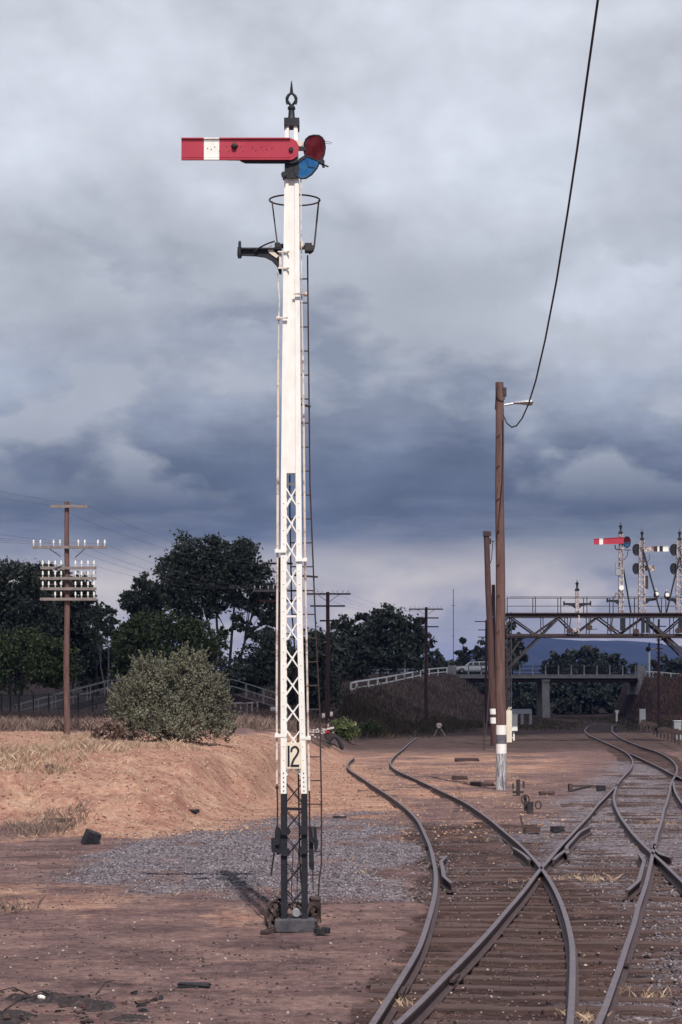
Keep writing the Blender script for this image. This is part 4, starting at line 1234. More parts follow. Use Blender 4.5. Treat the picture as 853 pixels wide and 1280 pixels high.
# two older poles further along the same line
Y2 = 104.0
b2_ = Vector(((618.3 - CX) * Y2 / F, Y2, 0)); t2_ = P(608, 664, Y2)
op = thing('timber_pole', b2_, 'dark leaning timber pole with white bands, close behind the lamp pole', 'pole')
zz2 = lambda py: CH - (py - HOR) * Y2 / F
mb = MB(); pole_mesh(mb, b2_, t2_, .20, .15, [(zz2(904.5), 0), (zz2(897), 1), (zz2(893), 0), (zz2(886), 1), (99, 0)])
mb.build('pole', [M['poledark'], M['white']], op, smooth=True)
mb = MB(); mb.box(t2_ + Vector((.05, -.05, -.15)), (.42, .3, .24)); mb.box(t2_ + Vector((.2, 0, -.55)), (.14, .12, .3)); mb.bar(P(609.5, 676.5, Y2), P(618, 676.5, Y2), .05, .05); mb.build('pole_fitting', M['iron'], op)
mb = MB(); mb.tube([P(616.5, 677, Y2), P(614.5, 700, Y2), P(611.5, 709, Y2)], .02, 5); mb.build('cable_loop', M['wirem'], op)
b3_ = Vector(((617.4 - CX) * 150 / F, 150, gz((617.4 - CX) * 150 / F, 150)))
op3 = thing('timber_pole', b3_, 'far dark timber pole mostly hidden between the lamp pole and the leaning pole', 'pole')
mb = MB(); pole_mesh(mb, b3_, P(617, 731, 150), .19, .14); mb.build('pole', M['poledark'], op3, smooth=True)
mb = MB(); mb.bar(P(608.5, 771.5, 149.7), P(617, 771, 149.7), .12, .1); mb.tube([P(610, 772, 149.6), P(611.5, 786, 149.6), P(614, 798, 149.6)], .045, 5); mb.build('pole_fitting', M['galv'], op3)
g_ = GP(605, 938)
mb = MB(); mb.tube([g_ + Vector((0, 0, -.1)), Vector((g_.x + .03, g_.y, 1.75))], .03, 6); mb.tube([g_ + Vector((0.05, 0, -.1)), P(612.5, 850, g_.y + 4)], .016, 5)
tag(mb.build('guy_stake', M['iron'], loc=g_), 'thin dark stake and stay wire left of the striped pole foot', 'stake')

# ---------------------------------------------------------------- telegraph poles
ins_mesh = None


def insulator(parent, p, s=1.0):
    global ins_mesh
    if ins_mesh is None:
        mb = MB(); mb.lathe([(.012, -.07), (.014, 0), (.032, .01), (.036, .05), (.024, .06), (.03, .10), (.022, .13), (.004, .14)], (0, 0, 0), 8)
        o = mb.build('insulator', M['porcelain'], smooth=True); ins_mesh = o.data; bpy.data.objects.remove(o)
    o = bpy.data.objects.new('insulator', ins_mesh); COL.objects.link(o); o.parent = parent
    o.location = Vector(p) - wloc(parent); o.scale = (s, s, s)


def telegraph(px, Y, ytop, ybase, r, arms, label, braces=(), matp='poledark', pins=True):
    X = (px - CX) * Y / F
    base = P(px, ybase, Y); base.z = min(base.z, gz(X, Y))
    t = thing('telegraph_pole', base, label, 'telegraph pole', 'telegraph poles beside the line')
    mb = MB(); pole_mesh(mb, base, P(px + .3, ytop, Y), r, r * .72, n=10)
    mb.build('pole', M[matp], t, smooth=True)
    for (y, x0, x1, xs, mt) in arms:
        a, b_ = P(x0, y, Y - r - .04), P(x1, y, Y - r - .04)
        mb = MB(); mb.bar(a, b_, .10, .085)
        co_ = mb.build('cross_arm', M[mt], t)
        for x in xs:
            q_ = P(x, y, Y - r - .04); q_.z += .12
            insulator(t, q_, 1.05 if pins else .9)
    for (xa, ya_, xb, yb_) in braces:
        mb = MB(); mb.bar(P(xa, ya_, Y - r - .1), P(xb, yb_, Y - r - .1), .03, .02); mb.build('arm_brace', M['greyiron'], t)
    return t


INS = [53.5, 61, 69, 76.5, 94.3, 102, 110, 117.5]
telegraph(83.5, 69, 627, 918, .115, [
    (633, 63, 109.5, [], 'greywood'), (684, 40, 134, [42, 50.5, 67, 75, 98, 106, 122.5, 131], 'greywood'),
    (710, 51, 120.5, INS, 'greywood'), (723, 50.5, 120.5, INS, 'greywood'), (736, 51, 120.5, INS, 'greywood'), (749, 50, 120.5, INS[2:], 'greywood')],
    'brown telegraph pole on the left bank with five rows of white insulators', [(62, 686, 76, 696), (106, 686, 94, 697), (66, 712, 80, 706)], 'pole')
telegraph(349.6, 100, 697, 925, .15, [(704.5, 333, 366, [], 'poledark'), (738.5, 316.5, 383, [318.5, 325.5, 335.5, 342, 357, 363, 373, 380], 'greywood'), (751, 324, 376, [], 'poledark')], 'brown telegraph pole directly behind the white lattice signal', (), 'pole')
telegraph(409.8, 119, 740, 905, .15, [(742.5, 382, 438.5, [385, 391, 397, 403, 416, 422, 429, 435.5], 'poledark'), (757.6, 388, 431.5, [], 'poledark'), (776, 400, 419, [], 'poledark')], 'dark telegraph pole with three cross arms just right of the white signal', [(398, 743.5, 408, 751), (424, 743.5, 412, 752)], pins=False)
telegraph(532.8, 156, 759, 893, .16, [(761.5, 511.5, 554, [513.5, 519, 524, 529, 537, 542, 547, 551.5], 'poledark'), (772.5, 522.5, 548.5, [], 'poledark'), (783.5, 524, 548.5, [], 'poledark'), (794.5, 529, 540, [], 'poledark'), (806, 529.5, 540, [], 'poledark')], 'dark telegraph pole standing before the embankment and sloping white fence', [(522, 762, 531, 768), (544, 762, 535, 768)], pins=False)
telegraph(607.8, 215, 775, 894, .16, [(777, 594, 611, [], 'poledark'), (787.5, 598, 611, [], 'poledark'), (796.5, 598, 611, [], 'poledark')], 'thin far telegraph pole left of the leaning timber pole, before the bridge')
telegraph(823.6, 200, 774, 896, .15, [(783, 814.5, 833, [], 'poledark'), (790, 817, 830, [], 'poledark')] + [(800 + 5.4 * k, 820.5, 829, [], 'poledark') for k in range(5)], 'far telegraph pole under the right end of the signal gantry')

# line wires between the poles
def wire(pts, r, label, grp='telegraph wires'):
    a = []
    for k in range(len(pts) - 1):
        p, q_ = Vector(pts[k]), Vector(pts[k + 1]); L = (q_ - p).length
        for t in np.linspace(0, 1, 13)[(1 if k else 0):]:
            v = p.lerp(q_, t); v.z -= L * .018 * 4 * t * (1 - t); a.append(v)
    mb = MB(); mb.tube(a, r, 4)
    return tag(mb.build('line_wire', M['linem'], loc=a[0]), label, 'wire', grp)


for dx, nm in ((64.5, 'outer'), (108.5, 'inner')):
    p0 = P(dx, 631.5, 69)
    p1 = P(336 if nm == 'outer' else 363, 703, 100)
    p2 = P(388 if nm == 'outer' else 430, 756.5, 119)
    wire([p0 + Vector((-8.5, -38, .6)), p0, p1, p2], .0045, 'thin wire from the ' + ('left' if nm == 'outer' else 'right') + ' end of the topmost arm of the insulator pole')
for k, x in enumerate((42, 75, 98, 131)):
    x2 = (318.5, 342, 357, 380)[k]; x3 = (385, 403, 416, 435.5)[k]; x4 = (513.5, 529, 537, 551.5)[k]
    wire([P(x, 680, 69) + Vector((-8.5, -38, .3)), P(x, 680, 69), P(x2, 735, 100), P(x3, 740, 119), P(x4, 759.5, 156)], .004, 'thin line wire from the ' + ('leftmost', 'inner left', 'inner right', 'rightmost')[k] + ' insulator of the long arm')

# ---------------------------------------------------------------- signal gantry over the lines
YG = 111.6
SG = F / YG
gx = lambda px: (px - CX) / SG
gzz = lambda py: CH - (py - HOR) / SG
gan = thing('signal_gantry', (gx(635.5), YG, 0), 'dark steel truss signal gantry with handrail spanning the lines', 'signal gantry')
XL, XR = gx(635.5), gx(868)
DEP = 1.3
TN = [638.5, 697.8, 746.8, 804.6, 853.5, 867]
BN = [638.5, 668, 719, 775, 829, 867]
for sy in (-1, 1):
    yy = YG + sy * DEP / 2
    mb = MB(); mb.box(((XL + XR) / 2, yy, gzz(769.3)), (XR - XL + .3, .10, .12)); mb.box(((XL + XR) / 2, yy, gzz(771.8)), (XR - XL + .3, .2, .035)); mb.build('top_chord', M['iron'], gan)
    mb = MB(); mb.box(((XL + XR) / 2, yy, gzz(794.2)), (XR - XL + .3, .12, .13)); mb.box(((XL + XR) / 2, yy, gzz(797)), (XR - XL + .3, .2, .035)); mb.build('bottom_chord', M['iron'], gan)
    mb = MB()
    dg = [(638.5, 772, 668, 793), (697.8, 772, 668, 793), (697.8, 772, 719, 793), (746.8, 772, 719, 793), (746.8, 772, 775, 793), (804.6, 772, 775, 793), (804.6, 772, 829, 793), (853, 772, 829, 793), (853, 772, 867, 790)]
    for (a, b_, c, d) in dg: mb.bar((gx(a), yy, gzz(b_)), (gx(c), yy, gzz(d)), .085, .06)
    for x in (677.8, 708, 735, 762, 790, 815, 840): mb.bar((gx(x), yy, gzz(771)), (gx(x), yy, gzz(794)), .045, .045)
    mb.build('truss_brace', M['greyiron'], gan)
    for s, xc_, lab in ((1, XL, ''), (-1, XR, '')):
        mb = MB()
        for dx in (-.13, .13):
            mb.box((xc_ + dx, yy, (gzz(888) + gzz(766)) / 2), (.06, .10, gzz(766) - gzz(888)), 0); mb.box((xc_ + dx, yy, (gzz(888) - .1) / 2), (.06, .10, gzz(888) + .1), 1)
        for z_ in np.arange(.25, 7.2, .36): mb.bar((xc_ - .13, yy - .055, z_), (xc_ + .13, yy - .055, z_ + .36), .05, .012, 0 if z_ > gzz(888) else 1)
        mb.box((xc_, yy, gzz(922)), (.5, .14, .05), 1); mb.box((xc_, yy - .07, (gzz(888)) / 2), (.25, .012, gzz(888)), 1)
        mb.build('column', [M['greyiron'], M['cream']], gan)
        mb = MB(); mb.bar((xc_ + s * .05, yy, gzz(834)), (xc_ + s * (gx(697.8) - gx(635.5)), yy, gzz(773)), .11, .08)
        if s > 0: mb.bar((xc_ + .1, yy + .1, gzz(818)), (gx(651), yy + .1, gzz(799)), .10, .05)
        else: mb.bar((xc_ - .1, yy + .12, gzz(826)), (xc_ - 1.6, yy + .12, gzz(797)), .11, .06)
        mb.build('knee_brace', M['greyiron'], gan)
mb = MB(); mb.box(((XL + XR) / 2, YG, gzz(767.2)), (XR - XL + .2, DEP + .3, .05)); mb.build('walkway', M['sleeper'], gan)
for sy in (-1, 1):
    mb = MB(); yy = YG + sy * (DEP / 2 + .1)
    for y in (747, 757): 
        if y == 747 or sy > 0: mb.tube([(XL, yy, gzz(y)), (XR, yy, gzz(y))], .022, 6)
    for x in (633, 668, 699.5, 732, 764.6, 796, 830, 866): mb.bar((gx(x), yy, gzz(746.5)), (gx(x), yy, gzz(768)), .05, .04)
    mb.build('handrail', M['greyiron'], gan)
for x, y in ((710, 789), (735, 785), (762, 786.5), (793, 790), (845, 789)):
    mb = MB(); mb.lathe([(.10, -.05), (.17, -.05), (.17, -.02), (.13, 0), (.17, .02), (.17, .05), (.10, .05)], (gx(x), YG - DEP / 2 - .15, gzz(y)), 14, 0, 'Y'); mb.bar((gx(x), YG - DEP / 2 - .1, gzz(y)), (gx(x) + .1, YG - DEP / 2 - .1, gzz(772)), .06, .05)
    mb.bar((gx(x) - .15, YG - DEP / 2 - .2, gzz(y + 3)), (gx(x) + .45, YG - DEP / 2 - .2, gzz(y + 2)), .04, .04)
    mb.build('wire_pulley', M['iron'], gan)


def gpost(t, x, ytop, w_=.20, mat='flake', ybot=767.5):
    mb = MB(); z0, z1 = gzz(ybot), gzz(ytop)
    for sx in (-1, 1):
        for sy in (-1, 1): mb.bar((x + sx * w_ * .5, YG + sy * w_ * .5, z0), (x + sx * w_ * .36, YG + sy * w_ * .36, z1), .055, .055)
    k = 0; z_ = z0
    while z_ < z1 - .3:
        f = lambda zq: w_ * (.5 - .14 * (zq - z0) / (z1 - z0))
        for sy in (-1, 1):
            mb.bar((x - f(z_), YG + sy * f(z_), z_), (x + f(z_ + .3), YG + sy * f(z_ + .3), z_ + .3), .03, .015); mb.bar((x + f(z_), YG + sy * f(z_), z_), (x - f(z_ + .3), YG + sy * f(z_ + .3), z_ + .3), .03, .013)
        z_ += .36
    mb.build('post', M[mat], t)


def gfinial(t, x, yb, yt):
    mb = MB(); z0, z1 = gzz(yb), gzz(yt); h = z1 - z0
    mb.box((x, YG, z0 + .03), (.24, .24, .12))
    mb.lathe([(.10, z0 + .08), (.06, z0 + h * .25), (.05, z0 + h * .42), (.085, z0 + h * .45), (.05, z0 + h * .5), (.10, z0 + h * .6), (.10, z0 + h * .68), (.03, z0 + h * .8), (.012, z1)], (x, YG, 0), 8)
    mb.build('finial', M['black'], t, smooth=True)


def gspec(t, px0, px1, py0, py1, yy, front):
    cx_, cz_ = gx((px0 + px1) / 2), gzz((py0 + py1) / 2); rx, rz = gx(px1) - gx((px0 + px1) / 2), (gzz(py0) - gzz(py1)) / 2
    o = [(cx_ + rx * math.cos(a) * (1 + .1 * math.sin(a)), cz_ + rz * math.sin(a)) for a in np.linspace(0, 2 * math.pi, 19)[:-1]]
    mb = MB(); mb.tube([(x, yy, z_) for x, z_ in o], .035, 6, 0, True); mb.bar((cx_ - rx, yy, cz_ - .03), (cx_ + rx, yy, cz_ - .05), .05, .03)
    sp = mb.build('spectacle', M['black'], t)
    up = [p for p in o if p[1] >= cz_ - .04]; 
    if front:
        MB().prism([(x, z_) for x, z_ in o if z_ >= cz_ - .01], yy - .006, yy + .006).build('red_lens', M['redglass'], sp)
        MB().prism([(x, z_) for x, z_ in o if z_ <= cz_ + .01], yy - .006, yy + .006).build('blue_lens', M['blueglass'], sp)
    else:
        MB().prism(o, yy - .008, yy + .008).build('lens_back', M['black'], sp)
    return sp


def garm(t, segs, y0, y1, y0b, y1b, yy):
    """segs: list of (px0,px1,mat)"""
    mats = [M['red'], M['white'], M['black'], M['flake'], M['iron']]
    mb = MB(); xa, xb = segs[0][0], segs[-1][1]
    for a, b_, k in segs:
        f = lambda x: (x - xa) / (xb - xa)
        za0, za1 = gzz(y0 + (y0b - y0) * f(a)), gzz(y1 + (y1b - y1) * f(a)); zb0, zb1 = gzz(y0 + (y0b - y0) * f(b_)), gzz(y1 + (y1b - y1) * f(b_))
        mb.prism([(gx(a), za1), (gx(b_), zb1), (gx(b_), zb0), (gx(a), za0)], yy, yy + .03, k)
        for s0, s1 in ((za0, zb0), (za1, zb1)): mb.bar((gx(a), yy - .01, s0), (gx(b_), yy - .01, s1), .02, .03, k)
    return mb.build('signal_arm', mats, t)


def gbracket(t, xa, xb, y, lamp=None, pinside=1):
    mb = MB()
    mb.prism([(gx(xa), gzz(y - 1.2)), (gx(xb), gzz(y - 1.2)), (gx(xb), gzz(y + 1)), (gx(xa + (xb - xa) * .35), gzz(y + 2.2)), (gx(xa), gzz(y + 6))][::(1 if xb > xa else -1)], YG - .03, YG + .03)
    if lamp is None: mb.lathe([(.05, gzz(y + 2)), (.05, gzz(y - 2.4)), (.03, gzz(y - 3.8))], (gx(xb), YG, 0), 8)
    o = mb.build('lamp_bracket', M['black'], t)
    if lamp:
        lx, ly = lamp
        mb = MB(); mb.lathe([(.10, gzz(ly + 5)), (.15, gzz(ly + 3.5)), (.15, gzz(ly)), (.12, gzz(ly - 2)), (.07, gzz(ly - 4)), (.05, gzz(ly - 5.6))], (gx(lx), YG, 0), 10)
        mb.build('signal_lamp', M['black'], o, smooth=True)
        MB().lathe([(.11, -.02), (.12, .0), (.09, .03)], (gx(lx) + .01, YG - .17, gzz(ly + .3)), 12, 0, 'Y').build('lamp_door', M['white'], o)
        MB().lathe([(.07, gzz(ly - 3.6)), (.075, gzz(ly - 5)), (.02, gzz(ly - 6.4))], (gx(lx), YG, 0), 8).build('lamp_cap', M['flake'], o)


GRP = 'signals standing on the gantry'
base_g = lambda px: (gx(px), YG, gzz(768))
g0 = thing('gantry_signal', base_g(721.8), 'short armless post with two empty lamp brackets on the gantry', 'railway signal', GRP)
gpost(g0, gx(721.8), 738, .17); gfinial(g0, gx(721.8), 738, 724.5); gbracket(g0, 724, 738.5, 755); gbracket(g0, 719.5, 705.5, 755)
mb = MB(); mb.box((gx(721.8), YG - DEP / 2 - .12, (gzz(770) + gzz(793)) / 2), (.10, .06, gzz(770) - gzz(793))); mb.box((gx(717), YG - DEP / 2 - .12, gzz(788)), (.2, .1, .2)); mb.build('post_foot', M['flake'], g0)

g1 = thing('gantry_signal', base_g(776.7), 'signal on the gantry with a red and white arm pointing left', 'railway signal', GRP)
gpost(g1, gx(776.7), 667, .24); gfinial(g1, gx(776.3), 667, 652.5)
garm(g1, [(742.2, 749, 0), (749, 753.6, 1), (753.6, 779.5, 0)], 674.2, 681, 671.8, 679.8, YG - .22)
gspec(g1, 779.4, 787.8, 671, 684.8, YG - .15, True)
mb = MB(); mb.tube([(gx(769), YG - .15, gzz(681.5)), (gx(769), YG - .15, gzz(685.5)), (gx(771), YG - .15, gzz(687.3)), (gx(775), YG - .15, gzz(686.5))], .035, 6); mb.bar((gx(777), YG - .1, gzz(687.4)), (gx(789), YG - .1, gzz(687.8)), .04, .04); mb.tube([(gx(785.5), YG, gzz(688)), (gx(784.5), YG, gzz(695)), (gx(780), YG, gzz(700.5))], .02, 5); mb.build('arm_linkage', M['black'], g1)
mb = MB()
for a, b_ in (((769.8, 703.5), (769.8, 719)), ((775.5, 703.5), (775.5, 719)), ((769.8, 703.5), (775.5, 703.5)), ((769.8, 719), (775.5, 719)), ((769.8, 710), (775.5, 710))): mb.bar((gx(a[0]), YG - .1, gzz(a[1])), (gx(b_[0]), YG - .1, gzz(b_[1])), .04, .2)
mb.box((gx(772.6), YG - .1, gzz(715)), (.24, .18, .34)); mb.build('route_box', M['galv'], g1)
mb = MB(); mb.lathe([(.10, -.02), (.15, -.02), (.15, .02), (.10, .02)], (gx(776.7), YG - .17, gzz(735)), 14, 0, 'Y'); mb.build('ring_plate', M['white'], g1)
mb = MB(); mb.bar((gx(779.5), YG + .05, gzz(710)), (gx(790.5), YG + .35, gzz(767.5)), .09, .06); mb.build('stay', M['black'], g1)
gbracket(g1, 774.5, 759.5, 751); mb = MB(); mb.lathe([(.10, gzz(748)), (.12, gzz(745)), (.05, gzz(741))], (gx(770.8), YG, 0), 8); mb.build('lamp_cap', M['flake'], g1)
mb = MB(); mb.box((gx(776.5), YG - DEP / 2 - .12, gzz(781)), (.3, .1, .75)); mb.build('post_foot', M['black'], g1)


def back_signal(x0, label, stay, brk, lamp):
    t = thing('gantry_signal', base_g(x0), label, 'railway signal', GRP); d = x0 - 802.6
    gpost(t, gx(x0), 675, .34); gfinial(t, gx(x0 + .4), 675, 661)
    gspec(t, 792 + d, 801.4 + d, 680, 694, YG + .15, False); gspec(t, 792 + d, 800.6 + d, 704, 717.4, YG + .15, False)
    garm(t, [(803.5 + d, 818 + d, 3), (818 + d, 823 + d, 4), (823 + d, 825.4 + d, 1), (825.4 + d, 829.8 + d, 2), (829.8 + d, 836.8 + d, 1)], 683.2, 689, 682.4, 688.8, YG + .2)
    garm(t, [(803.5 + d, 810.5 + d, 2), (810.5 + d, 816 + d, 3), (816 + d, 820 + d, 3)], 707, 713, 706.6, 713, YG + .2)
    mb = MB(); mb.box((gx(804 + d), YG + .12, gzz(686.5)), (.26, .14, .22)); mb.box((gx(804 + d), YG + .12, gzz(709.5)), (.26, .14, .2)); mb.bar((gx(804 + d), YG + .05, gzz(690)), (gx(805 + d), YG + .05, gzz(710)), .06, .05); mb.build('arm_linkage', M['black'], t)
    mb = MB(); mb.box((gx(808.4 + d), YG - .1, gzz(728)), (.17, .12, .76)); mb.build('side_board', M['iron'], t)
    mb = MB(); mb.tube([(gx(813 + d), YG + .2, gzz(692)), (gx(813 + d), YG + .2, gzz(699)), (gx(809 + d), YG + .2, gzz(704.5))], .016, 5); mb.build('arm_wire', M['iron'], t)
    mb = MB(); mb.bar((gx(stay[0]), YG - .2, gzz(stay[1])), (gx(stay[2]), YG - .35, gzz(767.5)), .09, .06); mb.build('stay', M['black'], t)
    gbracket(t, brk[0], brk[1], brk[2], lamp)
    mb = MB(); mb.box((gx(x0 - 1), YG - DEP / 2 - .12, gzz(782)), (.2, .1, .9)); mb.box((gx(x0 + 4.6), YG - DEP / 2 - .12, gzz(782)), (.17, .1, .9)); mb.build('post_foot', M['black'], t)


back_signal(802.6, 'signal on the gantry with two arms seen from behind, upper one banded black', (803.6, 688, 825, 767), (807.5, 820.5, 749.5), (820.6, 742.3))
back_signal(849.6, 'rightmost gantry signal, cut by the edge of the photo, its dark spectacles facing left', (849.2, 697, 832, 767), (845.5, 834, 749.5), (833.8, 743.5))

# small things about the gantry foot
def gbox(name, cx_, y0, y1, x0, x1, dep, mat, label, cat, Y=None, roof=False):
    Y = Y or G(cx_, y1)[1]
    a, b_ = P(x0, y1, Y), P(x1, y0, Y); a.z = max(min(a.z, gz(a.x, Y)), -1)
    mb = MB(); mb.box(((a.x + b_.x) / 2, Y, (a.z + b_.z) / 2), (b_.x - a.x, dep, b_.z - a.z))
    mb.box(((a.x + b_.x) / 2, Y, b_.z + .03), (b_.x - a.x + .08, dep + .08, .05)); mb.bar((a.x + .05, Y - dep / 2 - .01, (a.z + b_.z) / 2 + .1), (a.x + .05, Y - dep / 2 - .01, (a.z + b_.z) / 2 - .06), .03, .03, 0)
    o = mb.build(name, M[mat], loc=((a.x + b_.x) / 2, Y, a.z), bevel=.015)
    return tag(o, label, cat)


Yb_ = 116.0
bx = MB(); bx.box(((gx(638.6) + gx(647)) / 2 * Yb_ / YG, Yb_, CH - (904 - HOR) * Yb_ / F), (.40, .3, .95)); bx.box(((gx(638.6) + gx(647)) / 2 * Yb_ / YG, Yb_, CH - (893.5 - HOR) * Yb_ / F), (.46, .36, .05))
bx.box(((gx(638.6) + gx(647)) / 2 * Yb_ / YG, Yb_ + .05, .3), (.10, .1, .75))
tag(bx.build('equipment_box', M['white'], loc=(gx(642.8) * Yb_ / YG, Yb_, 0), bevel=.015), 'white equipment box beside the cream foot of the gantry column', 'cabinet')
Yt_ = 165.0
tb = thing('white_bench_frame', P(652, 895, Yt_), 'low white trestle frame on the grass left of the bridge pier', 'trestle')
mb = MB(); mb.box(P(652, 889.5, Yt_), (1.75, .5, .42)); mb.build('top_board', M['galv'], tb)
for x in (641, 653, 663.5): mb = MB(); mb.box(P(x, 897.5, Yt_), (.22, .4, 1.1)); mb.build('leg', M['galv'], tb)
Yk = 178.0
mk = MB(); mk.box(P(771.4, 896, Yk), (.16, .12, .9)); mk.prism([(P(768.8, 888, Yk).x, P(0, 888, Yk).z), (P(774.2, 888, Yk).x, P(0, 888, Yk).z), (P(772.4, 893, Yk).x, P(0, 893, Yk).z), (P(770.4, 893, Yk).x, P(0, 893, Yk).z)], Yk - .09, Yk - .06)
tag(mk.build('marker_post', M['white'], loc=P(771.4, 902, Yk)), 'small white marker post beside the far bend of the line', 'marker post')
gbox('relay_cabinet', 803, 887, 898, 800.2, 807, .5, 'white', 'white cabinet at the foot of the right bridge abutment', 'cabinet', 190.0)
gbox('trackside_cabinet', 846, 902, 926, 842.5, 851.5, .5, 'galv', 'grey steel cabinet at the right edge behind the row of wire stakes', 'cabinet', 118.0)
# stakes carrying signal wires along the right of the line
k = 0
stk = None
for px, py in [(774, 906.5), (780, 908.5), (786, 910.8), (791, 912.6), (796, 914.5), (801, 916.3), (805, 918), (809, 919.8), (813.5, 921.5), (818, 923.5), (822, 925.3), (826.5, 927.2), (831, 929.3), (835.5, 931.4), (840, 933.5), (844.5, 935.6), (849, 937.8)]:
    gpt = GP(px, py + 1)
    if stk is None:
        stk = thing('wire_stake', gpt, 'small dark stake with pulley wheels in the row along the right of the line', 'signal wire stake', 'stakes carrying signal wires right of the line')
        mb = MB(); mb.box((gpt.x, gpt.y, .28), (.09, .08, .66)); mb.box((gpt.x, gpt.y, .60), (.34, .06, .06)); mb.build('stake', M['iron'], stk)
        mb = MB()
        for s in (-.11, .11): mb.lathe([(.09, -.02), (.06, 0), (.09, .02)], (gpt.x + s, gpt.y - .05, .5), 10, 0, 'Y')
        mb.build('pulley', M['iron'], stk); o = stk
    else:
        o = copy_tree(stk); o.location = gpt
    o.rotation_euler.z = random.uniform(-.3, .3); s = random.uniform(.85, 1.15); o.scale = (1, 1, s)
mb = MB(); mb.tube([GP(774, 907) + Vector((0, 0, .5))] + [GP(x, y) + Vector((0, 0, .5)) for x, y in ((796, 915.5), (822, 926.3), (849, 938.8))], .02, 5)
tag(mb.build('signal_wire', M['iron'], loc=GP(774, 907)), 'low signal wire strung along the row of dark stakes', 'wire')

# ---------------------------------------------------------------- road bridge and approaches
YBR = 267.0
SB = F / YBR
rx = lambda px: (px - CX) / SB
rz = lambda py: CH - (py - HOR) / SB
br = thing('road_bridge', (rx(685), YBR, 0), 'long concrete road bridge crossing over the railway lines', 'bridge')
WD = 9.0
mb = MB(); mb.box(((rx(562) + rx(801)) / 2, YBR + WD / 2, (rz(844.6) + rz(848)) / 2), (rx(801) - rx(562), WD, rz(844.6) - rz(848)))
mb.box(((rx(562) + rx(801)) / 2, YBR + .15, rz(844.2)), (rx(801) - rx(562), .45, .16)); mb.build('deck', M['concrete'], br, bevel=.03)
mb = MB()
for yy in (YBR + .8, YBR + 3, YBR + 5.6, YBR + 8): mb.box(((rx(572) + rx(799)) / 2, yy, rz(850.6)), (rx(799) - rx(572), .4, rz(848.4) - rz(852.6)))
mb.build('girder', M['iron'], br)
for yy in (YBR + .3, YBR + WD - .3):
    mb = MB()
    for y in (832.3, 838, 843): mb.tube([(rx(570), yy, rz(y)), (rx(800), yy, rz(y))], .035, 6)
    for k in range(int((rx(800) - rx(570)) / .16)):
        x = rx(570) + k * .16; mb.bar((x, yy, rz(843)), (x, yy, rz(832.3)), .014, .014)
    rl = mb.build('railing', M['greyiron'], br)
    if yy < YBR + 1:
        pm = None
        for k in range(15):
            x = rx(570 + 16.1 * k)
            if pm is None:
                mb = MB(); mb.box((x, yy, (rz(845) + rz(831.6)) / 2), (.16, .16, rz(831.6) - rz(845))); pm = mb.build('railing_post', M['concrete'], rl); x00 = x
            else:
                o = pm.copy(); COL.objects.link(o); o.parent = rl; o.location.x += x - x00
mb = MB()
mb.prism([(rx(x), rz(y)) for x, y in ((679, 898), (688.6, 898), (687.4, 851), (677.6, 851), (678.6, 855))], YBR + .5, YBR + 1.5)
mb.prism([(rx(x), rz(y)) for x, y in ((677.4, 849.2), (688.6, 849.2), (687.8, 852.5), (678.2, 852.5))], YBR + .3, YBR + WD - .3)
mb.prism([(rx(x), rz(y)) for x, y in ((679, 898), (688.6, 898), (687.4, 851), (678.6, 851))], YBR + 7.2, YBR + 8.2)
mb.build('pier', M['concrete'], br, bevel=.05)
mb = MB()
mb.box(((rx(560) + rx(570.5)) / 2, YBR + .3, (rz(832) + rz(850)) / 2), (rx(570.5) - rx(560), 1.2, rz(832) - rz(850)))
o = [(rx(564), rz(849.5)), (rx(571.5), rz(848.5)), (rx(577.5), rz(897)), (rx(531), rz(897)), (rx(534), rz(888))]
mb.prism(o[::-1], YBR - .9, YBR + .2)
mb.prism([(rx(x), rz(y)) for x, y in ((571, 849), (574, 849), (588, 897), (576, 897))], YBR + .2, YBR + WD)
mb.build('abutment', M['concrete'], br, bevel=.06)
mb = MB()
mb.box(((rx(797.5) + rx(807)) / 2, YBR + .3, (rz(832.5) + rz(850)) / 2), (rx(807) - rx(797.5), 1.2, rz(832.5) - rz(850)))
mb.prism([(rx(x), rz(y)) for x, y in ((798.6, 849), (803.4, 849), (797.5, 897), (791.5, 897))], YBR - 2.0, YBR + WD)
mb.build('abutment', M['concrete'], br, bevel=.06)
# road on the bridge and both embankments
mb = MB(); xa, xb = rx(570), rx(800)
mb.box(((xa + xb) / 2, YBR + WD / 2, 5.53), (xb - xa, WD - 1.6, .30))
tag(mb.build('road', M['asphalt'], loc=(xa, YBR + 4.5, 5.4)), 'asphalt road on the bridge', kind='structure')
mb = MB(); mb.add([(-60, YBR + .5, 5.16), (xa, YBR + .5, 5.39), (xa, YBR + 8.5, 5.39), (-60, YBR + 8.5, 5.16)], [(0, 1, 2, 3)])
mb.add([(xb, YBR + .5, 5.39), (95, YBR + .5, 5.2), (95, YBR + 8.5, 5.2), (xb, YBR + 8.5, 5.39)], [(0, 1, 2, 3)])
tag(mb.build('approach_road', M['asphalt'], loc=(0, YBR + 4, 5.1)), 'asphalt approach road on the embankments', kind='structure')


def rail_fence(name, pts, hgt, rails, pw, mat, label, cat, group=None):
    """posts standing at pts (foot points), rails at the given fractions"""
    t = thing(name, pts[0], label, cat, group)
    for f_, h_ in rails:
        mb = MB()
        for a, b_ in zip(pts, pts[1:]): mb.bar(Vector(a) + Vector((0, -pw * .6, hgt * f_)), Vector(b_) + Vector((0, -pw * .6, hgt * f_)), h_, pw * .45)
        mb.build('fence_rail', M[mat], t)
    for p in pts:
        mb = MB(); mb.box(Vector(p) + Vector((0, 0, hgt / 2 - .15)), (pw, pw, hgt + .3)); mb.build('post', M[mat], t)
    return t


